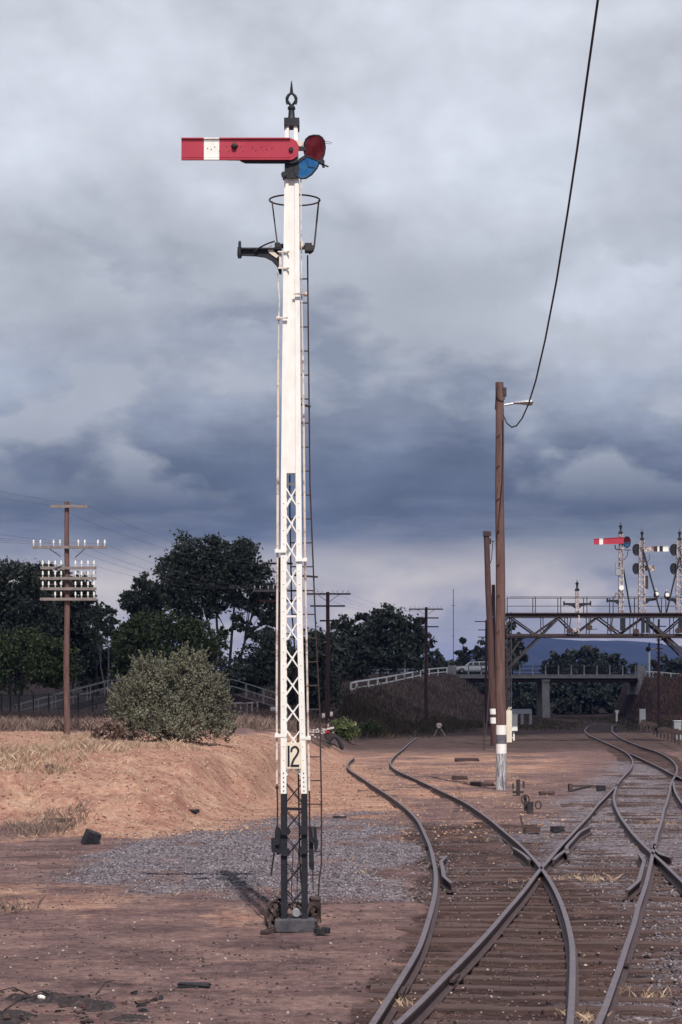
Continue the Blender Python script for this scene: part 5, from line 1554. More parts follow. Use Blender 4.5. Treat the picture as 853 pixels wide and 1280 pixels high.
pts = []
for k, (x, yb) in enumerate(((439, 871.5), (446, 869), (461, 866), (472.5, 863.4), (483.5, 861), (495.5, 858), (506, 855.5), (516, 852.8), (526, 850.3), (537, 848), (548, 846.4), (559, 845.4))):
    t = k / 11; Y = 158 + 105 * t ** 1.15
    pts.append(P(x, yb, Y))
rail_fence('white_fence', pts, 1.22, [(.95, .14), (.5, .12)], .17, 'white', 'white post and rail fence sloping down the embankment left of the bridge', 'fence')
pts = [P(x, 846 + (x - 435) * -.02, YBR + 8.5) for x in np.linspace(436, 522, 8)]
rail_fence('guard_rail', pts, 1.0, [(.92, .12), (.45, .22)], .12, 'galv', 'pale road guard rail on the embankment behind the sloping white fence', 'fence')
pts = [P(x, 856 - (x - 262) * .01, 232) for x in np.linspace(262, 312, 5)]
for p in pts: p.z = max(gz(p.x, p.y) - .05, p.z - .3)
rail_fence('guard_rail', pts, 1.0, [(.95, .12), (.3, .5)], .13, 'galv', 'pale guard rail seen above the ramp between the bush and the white signal', 'fence')
pts = [P(807, 849, YBR + .2), P(817, 849.6, YBR), P(828, 850.4, YBR - .3), P(839, 851.4, YBR - .5), P(851, 852.4, YBR - .7), P(866, 853.5, YBR - 1)]
rail_fence('white_fence', pts, 1.15, [(.94, .14), (.25, .30)], .16, 'white', 'white post and rail fence on the embankment right of the bridge', 'fence')
# pale steel posts on the embankment
for (x, y0, y1, w_, lab) in ((531, 805, 846, .45, 'tall pale grey steel post right beside the telegraph pole on the embankment'), (506.5, 828, 846, .22, 'short pale post rising from the road guard rail on the embankment')):
    p0, p1 = P(x, y1, 262), P(x, y0, 262); mb = MB(); mb.lathe([(w_ * .8, p0.z - .6), (w_ * .8, p0.z), (w_ * .6, p0.z + .05), (w_ * .45, p1.z - .1), (w_ * .55, p1.z - .08), (w_ * .3, p1.z)], (p0.x, p0.y, 0), 10)
    tag(mb.build('steel_post', M['galv'], loc=(p0.x, p0.y, p0.z), smooth=True), lab, 'post')
p0, p1 = P(567, 852, 300), P(567, 736, 300)
mb = MB(); mb.tube([Vector((p0.x, 300, 0)), p1], .05, 5)
for y in (757, 795): mb.bar(P(564.6, y, 300), P(569.6, y, 300), .05, .05)
tag(mb.build('radio_mast', M['greyiron'], loc=(p0.x, 300, 0)), 'very thin radio mast rising behind the bridge left of the car', 'mast')
# far signal beyond the bridge
YF = 300.0
fs = thing('far_signal', (P(812, 0, YF).x, YF, 0), 'small far white signal post beyond the right end of the bridge', 'railway signal')
mb = MB(); mb.tube([(P(812.3, 0, YF).x, YF, 0), P(812.3, 812, YF)], .13, 8); mb.build('post', M['white'], fs)
mb = MB(); c_ = P(812, 811.5, YF); mb.lathe([(.3, -.1), (.42, 0), (.3, .1)], c_ + Vector((-.2, -.2, 0)), 10, 0, 'Y'); mb.lathe([(.1, 0), (.16, .3), (.04, .7)], P(812, 808.5, YF), 8); mb.build('spectacle', M['black'], fs)
mb = MB(); mb.box(P(818.5, 811.5, YF), (1.0, .05, .26)); mb.box(P(822.6, 811.5, YF), (.25, .08, .3)); mb.build('signal_arm', M['flake'], fs)
mb = MB(); mb.bar(P(811, 823, YF), P(813.6, 823, YF), .1, .1); mb.build('step_bracket', M['white'], fs)

# white station wagon on the bridge, heading left
YC = YBR + 3.2
zc0 = 5.70
car = thing('station_wagon', (rx(570) * YC / YBR + 2.3, YC, zc0), 'white station wagon driving left on the bridge behind the railing', 'car')
x0 = rx(570) * YC / YBR


def car_loft(rows, y_in):
    """rows of (x,z) outline; sides pulled in toward the roof"""
    mb = MB(); n = len(rows)
    hw = lambda z_: .84 - max(0, z_ - .85) * .42
    V = [(x0 + x, YC - hw(z_) + (.05 if i in (0, n - 1) else 0), zc0 + z_) for i, (x, z_) in enumerate(rows)] + [(x0 + x, YC + hw(z_), zc0 + z_) for x, z_ in rows]
    mb.add(V, [tuple(range(n)), tuple(range(2 * n - 1, n - 1, -1))] + [((i + 1) % n, i, i + n, (i + 1) % n + n) for i in range(n)])
    return mb


body = [(.05, .35), (.0, .55), (.03, .78), (.15, .84), (1.15, .93), (1.45, 1.0), (1.95, 1.38), (2.15, 1.43), (4.0, 1.44), (4.3, 1.38), (4.62, .95), (4.66, .60), (4.6, .34), (4.2, .30), (4.05, .55), (3.75, .66), (3.45, .55), (3.35, .28), (1.30, .28), (1.2, .55), (.92, .66), (.62, .55), (.5, .30)]
car_loft(body, 0).build('body', M['carwhite'], car, bevel=.03)
for xs_ in ([(1.62, 1.0), (2.02, 1.35), (2.35, 1.37), (2.35, 1.0)], [(2.45, 1.0), (2.45, 1.37), (3.15, 1.37), (3.15, 1.0)], [(3.25, 1.0), (3.25, 1.37), (4.0, 1.36), (4.22, 1.30), (4.36, 1.0)]):
    mb = MB()
    for s in (-1, 1):
        hw = lambda z_: .84 - max(0, z_ - .85) * .42 + .008
        V = [(x0 + x, YC + s * hw(z_), zc0 + z_) for x, z_ in xs_] + [(x0 + x, YC + s * (hw(z_) - .03), zc0 + z_) for x, z_ in xs_]
        n = len(xs_); mb.add(V, [tuple(range(n)), tuple(range(2 * n - 1, n - 1, -1))] + [(i, (i + 1) % n, (i + 1) % n + n, i + n) for i in range(n)])
    mb.build('window', M['glass'], car)
mb = MB(); mb.add([(x0 + 1.44, YC - .7, zc0 + 1.03), (x0 + 1.92, YC - .56, zc0 + 1.37), (x0 + 1.92, YC + .56, zc0 + 1.37), (x0 + 1.44, YC + .7, zc0 + 1.03), (x0 + 1.47, YC - .7, zc0 + 1.01), (x0 + 1.95, YC - .56, zc0 + 1.35), (x0 + 1.95, YC + .56, zc0 + 1.35), (x0 + 1.47, YC + .7, zc0 + 1.01)], [(0, 1, 2, 3), (7, 6, 5, 4), (0, 4, 5, 1), (2, 6, 7, 3)]); mb.build('windscreen', M['glass'], car)
for wx in (.92, 3.75):
    for s in (-1, 1):
        mb = MB(); mb.lathe([(.2, -.09), (.31, -.08), (.33, -.04), (.33, .04), (.31, .08), (.2, .09)], (x0 + wx, YC + s * .74, zc0 + .33), 18, 0, 'Y'); wh = mb.build('wheel', M['rubber'], car, smooth=True)
        mb = MB(); mb.lathe([(.05, -.105), (.19, -.095), (.19, .095), (.05, .105)], (x0 + wx, YC + s * .74, zc0 + .33), 14, 0, 'Y'); mb.build('hubcap', M['chrome'], wh)
for s in (-1, 1):
    MB().lathe([(.03, -.03), (.09, -.01), (.09, .04)], (x0 + .03, YC + s * .58, zc0 + .68), 10, 0, 'X').build('headlight', M['chrome'], car)
    MB().box((x0 + 4.655, YC + s * .66, zc0 + .78), (.03, .22, .16)).build('tail_light', M['redlamp'], car)
MB().box((x0 - .03, YC, zc0 + .5), (.09, 1.6, .12)).build('bumper', M['chrome'], car); MB().box((x0 + 4.69, YC, zc0 + .48), (.09, 1.6, .12)).build('bumper', M['chrome'], car)

car.scale = (1.08, 1.08, 1.17)
# ---------------------------------------------------------------- ramps and fences on the left
YR = 126.0
fb = thing('pedestrian_ramp', (P(135, 0, YR).x, YR, 1.3), 'dark foot ramp with handrails passing behind the large grey green bush', 'ramp')
def ramp_part(nm, pts, th, mat, w_=1.6):
    mb = MB()
    for (a, b_) in zip(pts, pts[1:]):
        A_, B_ = P(*a, YR), P(*b_, YR)
        for dy in (0, w_): 
            mb.bar(A_ + Vector((0, dy, -th / 2)), B_ + Vector((0, dy, -th / 2)), th, .12, 0)
        V = [A_ + Vector((0, -.05, .02)), B_ + Vector((0, -.05, .02)), B_ + Vector((0, w_ + .05, .02)), A_ + Vector((0, w_ + .05, .02))]
        mb.add(V + [v - Vector((0, 0, .07)) for v in V], [(0, 1, 2, 3), (7, 6, 5, 4), (0, 4, 5, 1), (1, 5, 6, 2), (2, 6, 7, 3), (3, 7, 4, 0)], 1)
    return mb.build(nm, mat, fb)
DK = [(18, 899.5), (134, 869), (170, 866), (292, 868), (345, 884.5)]
ramp_part('ramp_deck', DK, .40, [M['iron'], M['greywood']])
def hr(pts, dy, hs):
    mb = MB()
    for h_ in hs:
        mb.tube([P(x, y, YR) + Vector((0, dy, h_)) for x, y in pts], .028, 6)
    xs = np.arange(pts[0][0] + 3, pts[-1][0], 22)
    for x in xs:
        y = np.interp(x, [p[0] for p in pts], [p[1] for p in pts]); mb.bar(P(x, y + 1, YR) + Vector((0, dy, 0)), P(x, y, YR) + Vector((0, dy, hs[0])), .05, .05)
    mb.build('handrail', M['dullsteel'], fb)
hr(DK, -.05, (.95, .5)); hr(DK, 1.65, (.95, .5))
mb = MB(); mb.box(P(342, 892, YR), (.34, 1.5, .85)); mb.build('end_wall', M['white'], fb)
for x, y in ((60, 890), (98, 880), (134, 871), (168, 868), (215, 868), (262, 869), (292, 870)):
    A_ = P(x, y, YR)
    mb = MB(); zb_ = gz(A_.x, YR + .8) - .3
    for dy in (.05, 1.5): mb.box((A_.x, YR + dy, (A_.z - .3 + zb_) / 2), (.13, .13, max(A_.z - .3 - zb_, .1)))
    mb.build('trestle_leg', M['iron'], fb)
pts = [P(x, 898, 112) for x in (283, 288, 295, 301, 309, 315, 322)]
for p in pts: p.z = gz(p.x, p.y)
rail_fence('white_rail_fence', pts, .95, [(.96, .09)], .09, 'flake', 'low white rail fence under the ramp between the bush and the signal', 'fence')
# chain link fence
cf = thing('chain_link_fence', P(0, 900, 110), 'grey chain link fence with steel posts at the left edge under the dark trees', 'fence')
YW = 110.0
xa, xb = P(-40, 0, YW).x, P(134, 0, YW).x; z0_, z1_ = P(0, 903, YW).z, P(0, 869, YW).z
mb = MB(); d_ = .13
nx_ = int((xb - xa) / d_)
H_ = z1_ - z0_
for k in range(-int(H_ / d_) - 1, nx_ + 1):
    for s in (1, -1):
        xs_, xe_ = xa + k * d_, xa + k * d_ + H_
        a, b_ = (z0_, z1_) if s > 0 else (z1_, z0_)
        if xs_ < xa: a += (b_ - a) * (xa - xs_) / H_; xs_ = xa
        if xe_ > xb: b_ = a + (b_ - a) * (xb - xs_) / (xe_ - xs_); xe_ = xb
        if xe_ > xs_: mb.bar((xs_, YW + s * .006, a), (xe_, YW + s * .006, b_), .006, .005)
mb.build('wire_mesh', M['galv'], cf)
mb = MB()
for z_ in (z0_ + .05, z1_): mb.tube([(xa, YW - .03, z_), (xb, YW - .03, z_)], .02, 5)
mb.build('top_rail', M['greyiron'], cf)
pm = None
for x in (-38, -18, 2, 13, 24, 42, 61, 80, 98, 116, 133):
    xx = P(x, 0, YW).x
    if pm is None:
        mb = MB(); mb.tube([(xx, YW - .06, z0_ - .5), (xx, YW - .06, z1_ + .12)], .045, 8); pm = mb.build('post', M['greyiron'], cf); x00 = xx
    else:
        o = pm.copy(); COL.objects.link(o); o.parent = cf; o.location.x += xx - x00
for x, y0, lab in ((13, 845, 'tall thin grey post beside the chain link fence at the far left'), (121, 826, 'tall grey steel post behind the ramp left of the bush')):
    p_ = P(x, y0, 132); mb = MB(); mb.lathe([(.10, 1.0), (.10, 1.6), (.07, 1.65), (.06, p_.z - .05), (.08, p_.z - .03), (.02, p_.z)], (p_.x, 132, 0), 8)
    tag(mb.build('steel_post', M['greyiron'], loc=(p_.x, 132, 1.0)), lab, 'post')

# ---------------------------------------------------------------- trees and shrubs
def leaf_cloud(lobes, n, leaf, csig=0.165, per=46, droop=0.0, inner=0.35, aspect=1.7):
    L = np.array([[*c, *r] for c, r in lobes], float)
    wgt = (L[:, 3] * L[:, 4] * L[:, 5]) ** (2 / 3); wgt /= wgt.sum()
    nc = max(1, n // per)
    li = rng.choice(len(L), nc, p=wgt)
    d = rng.normal(size=(nc, 3)); d /= np.linalg.norm(d, axis=1)[:, None]
    rad = np.where(rng.random(nc) < inner, rng.random(nc) * .8, .78 + .30 * rng.random(nc))
    cc = L[li, :3] + d * rad[:, None] * L[li, 3:]
    sig = csig * (L[li, 3] * L[li, 4] * L[li, 5]) ** (1 / 3) * (0.6 + .8 * rng.random(nc))
    N = nc * per
    p = np.repeat(cc, per, 0) + rng.normal(size=(N, 3)) * np.repeat(sig, per)[:, None] * np.array([1, 1, .75])
    u_ = rng.normal(size=(N, 3)); u_[:, 2] -= droop; u_ /= np.linalg.norm(u_, axis=1)[:, None]
    v_ = np.cross(u_, rng.normal(size=(N, 3))); v_ /= np.linalg.norm(v_, axis=1)[:, None]
    s = leaf * (.55 + .8 * rng.random(N))[:, None]
    a = u_ * s * aspect * .5; b_ = v_ * s * .5
    return np.stack([p - a, p + b_ - a * .1, p + a, p - b_ - a * .1], 1).reshape(-1, 3)


def tree(name, label, cat, px, Y, lobes, n, leaf, mat, group=None, trunks=(), bark='bark', zbase=None, flat=1.0, **kw):
    """lobes as (px, py, rx_px, ry_px, depth shift in m)"""
    s = F / Y
    X = (px - CX) / s
    zb = gz(X, Y) if zbase is None else zbase
    t = thing(name, (X, Y, zb), label, cat, group)
    W = []
    for lx, ly, rx_, ry_, dy in lobes:
        c = P(lx, ly, Y); c.y += dy; W.append((tuple(c), (rx_ / s, rx_ / s * flat, ry_ / s)))
    np_mesh('crown', leaf_cloud(W, n, leaf, **kw), 4, mat, t)
    mb = MB()
    if not trunks: trunks = [(px, lobes[0][0], lobes[0][1])]
    r0 = max(.05, (.013 if len(trunks) > 1 else .02) * (P(0, min(l[1] for l in lobes), Y).z - zb))
    for bx_, tx_, ty_ in trunks:
        a = Vector(((bx_ - CX) / s, Y, zb - .3)); b_ = P(tx_, ty_, Y)
        mid = a.lerp(b_, .5) + Vector((random.uniform(-.1, .1) * (b_.z - a.z) * .4, random.uniform(-.3, .3), 0))
        pts_ = [a, a.lerp(mid, .5) + Vector((0, 0, 0)), mid, mid.lerp(b_, .55), b_]
        mb.tube(pts_, [r0, r0 * .85, r0 * .65, r0 * .42, r0 * .15], 7)
    for (c, r) in W:   # a limb to each clump
        c = Vector(c); bx_, tx_, ty_ = min(trunks, key=lambda q: abs(q[1] - (c.x * s + CX)))
        a = Vector(((bx_ - CX) / s, Y, zb)); b_ = P(tx_, ty_, Y)
        st_ = a.lerp(b_, random.uniform(.45, .7))
        mb.tube([st_, st_.lerp(c, .5) + Vector((0, 0, .08 * (c - st_).length)), c + Vector((0, 0, r[2] * .5))], [r0 * .4, r0 * .26, r0 * .08], 6)
    mb.build('trunk', M[bark], t, smooth=True)
    return t


def dome(cx_, cy_, rx_, ry_, k, seed, sub=.34, lo=0.15):
    r_ = random.Random(seed); out = [(cx_, cy_, rx_ * .72, ry_ * .72, 0)]
    for i in range(k):
        a = r_.uniform(lo * math.pi, (2 - lo) * math.pi) if lo < 0 else r_.uniform(-.15, 1.15) * math.pi
        q_ = r_.uniform(.55, .85)
        out.append((cx_ + rx_ * q_ * math.cos(a), cy_ - ry_ * q_ * math.sin(a), rx_ * sub * r_.uniform(.7, 1.2), ry_ * sub * r_.uniform(.7, 1.2), r_.uniform(-1, 1) * 1.2))
    return out


TG = 'trees behind the yard'
# far left tall dark gums
tree('gum_tree', 'tall dark gum tree at the far left edge behind the insulator pole', 'tree', 14, 150, [(22, 742, 38, 40, 0), (-14, 745, 34, 38, 2), (14, 716, 24, 17, 1), (50, 722, 17, 20, -1), (20, 795, 48, 45, 1), (-25, 800, 40, 50, 0), (48, 760, 26, 34, 0)], 20000, .19, M['gum'], TG, [(10, 20, 730), (25, 46, 730), (0, -15, 745)])
tree('gum_tree', 'dark gum tree whose crown fills the gap right of the insulator pole', 'tree', 86, 156, [(84, 740, 26, 26, 0), (104, 764, 20, 24, 1), (70, 775, 34, 40, 0), (96, 800, 28, 32, 0), (62, 722, 14, 15, 0), (108, 742, 12, 14, 0)], 15000, .19, M['gum'], TG, [(80, 84, 740), (90, 106, 760)])
tree('broad_tree', 'rounded mid green tree at the left edge in front of the dark gums', 'tree', 22, 134, dome(20, 832, 66, 50, 16, 3), 26000, .14, M['pepper'], TG, [(20, 20, 820)], inner=.25)
tree('gum_sapling', 'spindly open gum with a pale thin trunk between the insulator pole and the domed tree', 'tree', 134, 150, [(130, 764, 14, 8, 0), (122, 780, 10, 8, 0), (140, 778, 9, 9, 0), (116, 796, 8, 8, 0), (134, 792, 10, 6, 0)], 3600, .14, M['gum'], TG, [(134, 131, 762), (135, 122, 785)], 'barkpale')
tree('dark_tree', 'low dark tree filling the shade between the far left gums and the domed tree', 'tree', 118, 162, dome(116, 836, 36, 42, 9, 8), 10000, .19, M['gum'], TG)
tree('domed_tree', 'dense dark green tree with a smooth domed crown above the shrub', 'tree', 207, 130, dome(207, 818, 68, 52, 22, 5, .30), 34000, .13, M['dome'], TG, [(207, 207, 800)], inner=.25)
tree('gum_tree', 'smaller gum crown leaning out left of the tallest gum tree', 'tree', 180, 164, [(178, 730, 16, 13, 0), (170, 752, 18, 16, 0), (192, 748, 18, 20, 0), (160, 744, 10, 8, 0), (184, 775, 24, 20, 0)], 8000, .18, M['gum'], TG, [(196, 178, 730), (192, 165, 750)])
tree('gum_tree', 'tallest gum tree, broad dark crown over pale bare stems behind the domed tree', 'tree', 272, 166, [
    (238, 692, 26, 21, 0), (268, 684, 16, 16, 1), (296, 692, 24, 20, 0), (222, 716, 24, 24, 0), (256, 716, 30, 28, 1), (296, 718, 28, 26, 0), (320, 724, 21, 24, -1), (332, 744, 14, 18, 0),
    (212, 742, 20, 16, 0), (244, 746, 24, 18, 0), (282, 746, 22, 16, 1), (312, 752, 18, 14, 0), (262, 768, 13, 10, 0), (300, 778, 12, 9, 0), (326, 772, 11, 10, 0), (282, 790, 8, 7, 0), (318, 792, 10, 8, 0), (340, 770, 14, 16, 1), (228, 760, 16, 14, 0), (244, 778, 12, 12, 1), (336, 800, 14, 14, 1)],
    36000, .18, M['gum'], TG, [(276, 238, 700), (280, 268, 690), (284, 298, 700), (288, 324, 735), (272, 222, 735)], 'bark', inner=.3, csig=.19)
tree('dark_tree', 'dark understorey tree left of the white signal below the tallest gum', 'tree', 322, 158, [(318, 836, 26, 28, 0), (340, 816, 22, 28, 0), (300, 850, 26, 20, 0), (352, 838, 22, 30, 0), (332, 800, 12, 12, 0)], 10000, .18, M['gum'], TG)
tree('dark_tree', 'dense dark tree just right of the white signal, around the ladder', 'tree', 404, 140, [(400, 838, 30, 44, 0), (388, 812, 16, 22, 0), (416, 822, 18, 28, 1), (372, 845, 24, 32, 0), (404, 800, 12, 10, 0)], 15000, .17, M['gum'], TG)
tree('gum_tree', 'dark spreading gum beyond the embankment, between two telegraph poles', 'tree', 478, 205, [(486, 772, 20, 15, 0), (468, 790, 22, 16, 0), (506, 784, 20, 18, 0), (432, 782, 15, 11, 0), (442, 800, 20, 16, 0), (528, 800, 13, 18, 0), (478, 812, 36, 24, 0), (510, 815, 26, 24, 0), (440, 826, 28, 24, 0), (455, 772, 8, 6, 0), (524, 780, 9, 8, 0)], 22000, .23, M['gum'], TG, [(474, 486, 775), (480, 508, 785), (470, 440, 800)], zbase=1.2)
tree('dark_tree', 'dark low tree behind the pale guard rail, left of the bridge', 'tree', 545, 290, [(545, 828, 12, 12, 0), (520, 835, 22, 12, 0), (470, 838, 28, 12, 0), (556, 836, 10, 9, 0)], 3500, .42, M['gumfar'], TG, zbase=0)
tree('pine_tree', 'small pointed tree standing beyond the white car on the bridge', 'tree', 579, 340, [(579, 802, 4.5, 5, 0), (577, 812, 7, 6, 0), (582, 818, 7, 6, 0), (577, 828, 10, 8, 0), (584, 834, 9, 9, 0), (580, 850, 10, 14, 0)], 2600, .42, M['gumfar'], TG, zbase=0)
tree('gum_tree', 'dark tree hidden mostly behind the lamp pole, beyond the bridge', 'tree', 640, 340, [(644, 806, 12, 14, 0), (636, 790, 9, 12, 0), (652, 824, 10, 12, 0), (604, 816, 10, 14, 0), (612, 832, 16, 10, 0), (632, 830, 16, 14, 0), (598, 834, 10, 8, 0)], 5000, .44, M['gumfar'], TG, [(640, 640, 790), (610, 606, 815)], zbase=0)
for k, (px, lob, lab) in enumerate(((702, [(700, 826, 14, 8, 0), (690, 832, 12, 7, 0)], 'low dark tree beyond the bridge, left of the tallest one under the gantry'),
                                    (728, [(726, 816, 14, 8, 0), (742, 818, 12, 9, 0), (734, 828, 26, 12, 0), (718, 824, 10, 8, 0)], 'tallest dark tree beyond the bridge, seen under the gantry truss'),
                                    (766, [(766, 824, 10, 7, 0), (776, 832, 14, 6, 0), (758, 832, 12, 7, 0), (792, 834, 12, 5, 0)], 'low dark tree beyond the right half of the bridge railing'),
                                    (832, [(822, 834, 12, 7, 0), (840, 830, 14, 9, 0), (858, 833, 12, 9, 0)], 'low dark tree beyond the white fence right of the bridge'))):
    tree('far_tree', lab, 'tree', px, 345 + 4 * k, lob + [(px, 848, 22, 16, 0)], 3400, .45, M['gumfar'], TG, zbase=0)
for k, (px, yt, rx_, lab) in enumerate(((612, 858, 26, 'dark shrub under the left end of the bridge beside the abutment'), (652, 862, 26, 'dark shrub under the bridge just left of the pier'), (706, 858, 22, 'dark shrub under the bridge just right of the pier'), (742, 862, 26, 'dark shrub under the middle of the right bridge span'), (780, 860, 22, 'dark shrub under the bridge beside the right abutment'))):
    tree('far_shrub', lab, 'shrub', px, 298 + 3 * k, [(px, 876, rx_, 20, 0), (px - rx_ * .5, yt, rx_ * .5, 11, 0), (px + rx_ * .5, yt + 2, rx_ * .5, 13, 0)], 3600, .40, M['gumfar'], 'shrubs beyond the bridge', zbase=-.4)
# wood closing the view at the left behind everything
xy = []
lob = []
for k in range(34):
    px = -160 + k * 24; lob.append((tuple(P(px + random.uniform(-8, 8), 842 + random.uniform(-8, 6), 330)), (3.4, 3, random.uniform(2.2, 4.0))))
tag(np_mesh('wood', leaf_cloud(lob, 14000, .5), 4, M['gumfar']), 'far dark wood along the skyline behind the embankment', 'wood', kind='stuff')

# the big grey-green shrub and the smaller ones
def shrub(label, px, py_base, lobes, n, leaf, mat, Y=None, stems=9, group='shrubs on the bank', **kw):
    g = GP(px, py_base) if Y is None else Vector(((px - CX) * Y / F, Y, gz((px - CX) * Y / F, Y)))
    s = F / g.y
    t = thing('shrub', g, label, 'shrub', group)
    W = []
    for lx, ly, rx_, ry_, dy in lobes:
        c = P(lx, ly, g.y); c.y += dy; W.append((tuple(c), (rx_ / s, rx_ / s * .9, ry_ / s)))
    np_mesh('foliage', leaf_cloud(W, n, leaf, **kw), 4, mat, t)
    mb = MB()
    for k in range(stems):
        c = Vector(W[k % len(W)][0]) + Vector((random.uniform(-.3, .3), random.uniform(-.3, .3), .2))
        a = g + Vector((random.uniform(-.15, .15), random.uniform(-.1, .1), -.1)); mb.tube([a, a.lerp(c, .5) + Vector((random.uniform(-.1, .1), 0, .1)), c], [.03, .02, .008], 5)
    mb.build('stems', M['twig'], t)
    return t


BL_ = [(206, 868, 42, 36, 0), (168, 876, 26, 30, -.2), (256, 880, 30, 28, -.1), (216, 904, 60, 24, -.3), (188, 842, 17, 15, 0), (240, 842, 20, 22, .1), (266, 866, 14, 16, 0), (162, 908, 24, 20, -.2), (272, 908, 22, 18, -.1), (230, 828, 9, 10, 0), (174, 848, 11, 12, 0), (212, 838, 10, 12, .2), (146, 886, 10, 12, 0), (286, 892, 8, 12, 0), (278, 872, 7, 9, 0), (150, 864, 6, 8, 0)]
big = shrub('large rounded grey green shrub on the bank left of the white signal', 216, 929, BL_, 26000, .040, M['bushleaf'], stems=22, per=60, csig=.12, inner=.5)
# leafy sprays standing out of its outline
g = GP(216, 929); s_ = F / g.y
sv = []
for k in range(1250):
    lx, ly, rx_, ry_, dy = random.choices(BL_, weights=[l[2] * l[3] for l in BL_])[0]
    d = Vector((random.gauss(0, 1), random.gauss(0, 1), random.gauss(.25, 1))).normalized()
    c = P(lx, ly, g.y); c.y += dy
    f_ = random.uniform(.62, 1.0)
    st_ = c + Vector((d.x * rx_ / s_ * f_, d.y * rx_ / s_ * .9 * f_, d.z * ry_ / s_ * f_))
    if st_.z < g.z + .05: continue
    dr = (d * .7 + Vector((random.gauss(0, .35), random.gauss(0, .35), .75))).normalized()
    ln = random.uniform(.16, .42) * (1.25 if st_.z > g.z + 1.5 else .9)
    m_ = int(34 * ln / .3)
    t_ = rng.random(m_)[:, None]
    p = np.array(st_) + np.array(dr) * ln * t_ + rng.normal(size=(m_, 3)) * (.045 * (1.15 - t_))
    u_ = np.array(dr) * .8 + rng.normal(size=(m_, 3)) * .7; u_ /= np.linalg.norm(u_, axis=1)[:, None]
    v_ = np.cross(u_, rng.normal(size=(m_, 3))); v_ /= np.linalg.norm(v_, axis=1)[:, None]
    sz = .042 * (.6 + .7 * rng.random(m_))[:, None]
    sv.append(np.stack([p - u_ * sz * .85, p + v_ * sz * .33, p + u_ * sz * .85, p - v_ * sz * .33], 1).reshape(-1, 3))
np_mesh('sprays', np.concatenate(sv), 4, M['bushleaf'], big)
shrub('small bright green shrub beside the white debris, right of the signal', 431, 925, [(431, 913, 14, 11, 0), (423, 908, 9, 8, 0), (439, 915, 9, 9, 0)], 5000, .06, M['smallbush'], csig=.25, per=30)
shrub('low dull green shrub at the end of the siding', 462, 919, [(462, 910, 13, 8, 0), (472, 911, 9, 7, 0), (452, 911, 7, 7, 0)], 2600, .07, M['smallbush'], csig=.25, per=30)
shrub('low twiggy brown shrub at the left foot of the grey green shrub', 142, 928, [(140, 914, 16, 12, 0), (124, 916, 10, 9, 0)], 1500, .05, M['weed'], csig=.3, per=20)

# ---------------------------------------------------------------- odd things lying about
def lump(name, c, d, mat, label, cat, rot=(0, 0, 0), seed=1, rough=.12, sub=3):
    """an irregular block with worn faces"""
    import bmesh
    bm = bmesh.new(); bmesh.ops.create_cube(bm, size=1)
    bmesh.ops.subdivide_edges(bm, edges=bm.edges[:], cuts=sub, use_grid_fill=True)
    r_ = random.Random(seed)
    for v in bm.verts:
        q_ = v.co.normalized() * .62; v.co = v.co.lerp(q_, .12) + Vector((r_.uniform(-rough, rough), r_.uniform(-rough, rough), r_.uniform(-rough, rough))) * .5
        v.co = Vector((v.co.x * d[0], v.co.y * d[1], v.co.z * d[2]))
    me = bpy.data.meshes.new(name); bm.to_mesh(me); bm.free(); me.materials.append(M[mat])
    o = bpy.data.objects.new(name, me); COL.objects.link(o); o.location = c; o.rotation_euler = rot
    return tag(o, label, cat)


g = GP(114, 1056); lump('burnt_block', g + Vector((0, 0, .10)), (.27, .22, .30), 'soilrock', 'squarish black block tilted on the edge of the orange bank', 'block', (.25, .32, .45), 5, .05, 2)
for k, (px, py, dx, dy, dz, mat, rz_, lab) in enumerate((
        (584, 952, .95, .22, .16, 'rail', .05, 'short brown timber lying left of the striped pole foot'),
        (575, 975, .50, .20, .15, 'sleeper', -.6, 'dark timber piece lying nearest the siding, left of the striped pole'),
        (603, 983, .75, .2, .14, 'sleeper', -.5, 'dark timber lying against the striped pole foot'),
        (684, 994, .40, .22, .12, 'sleeper', .1, 'small black timber on the dirt right of the striped pole'),
        (601, 1031, .26, .10, .06, 'sleeper', -.2, 'little dark stick of wood between the siding rails'),
        (661, 1037, .22, .2, .10, 'sleeper', 0, 'black broken lump beside the crossing of the rails'),
        (697, 1041, .26, .18, .14, 'soilrock', .3, 'black block at the end of a sleeper left of the main line'),
        (243, 1235, .30, .12, .05, 'soilrock', -.1, 'flat black splinter on the dark foreground dirt'),
        (243, 1016, .22, .10, .07, 'soilrock', -.6, 'small dark clod on the slope of the orange bank'),
        (75, 1026, .5, .14, .06, 'twig', -.05, 'brown stick lying along the top of the orange bank at left'),
        (425, 1023, .30, .12, .05, 'soilrock', 0, 'small dark piece of wood on the gravel right of the signal'),
        (62, 964, .16, .14, .16, 'twig', 0, 'small brown clod on the straw covered bank'))):
    g = GP(px, py); lump('timber_piece', g + Vector((0, 0, dz * .4)), (dx, dy, dz), mat, lab, 'timber', (random.uniform(-.05, .05), 0, rz_), 20 + k, .10, 2)
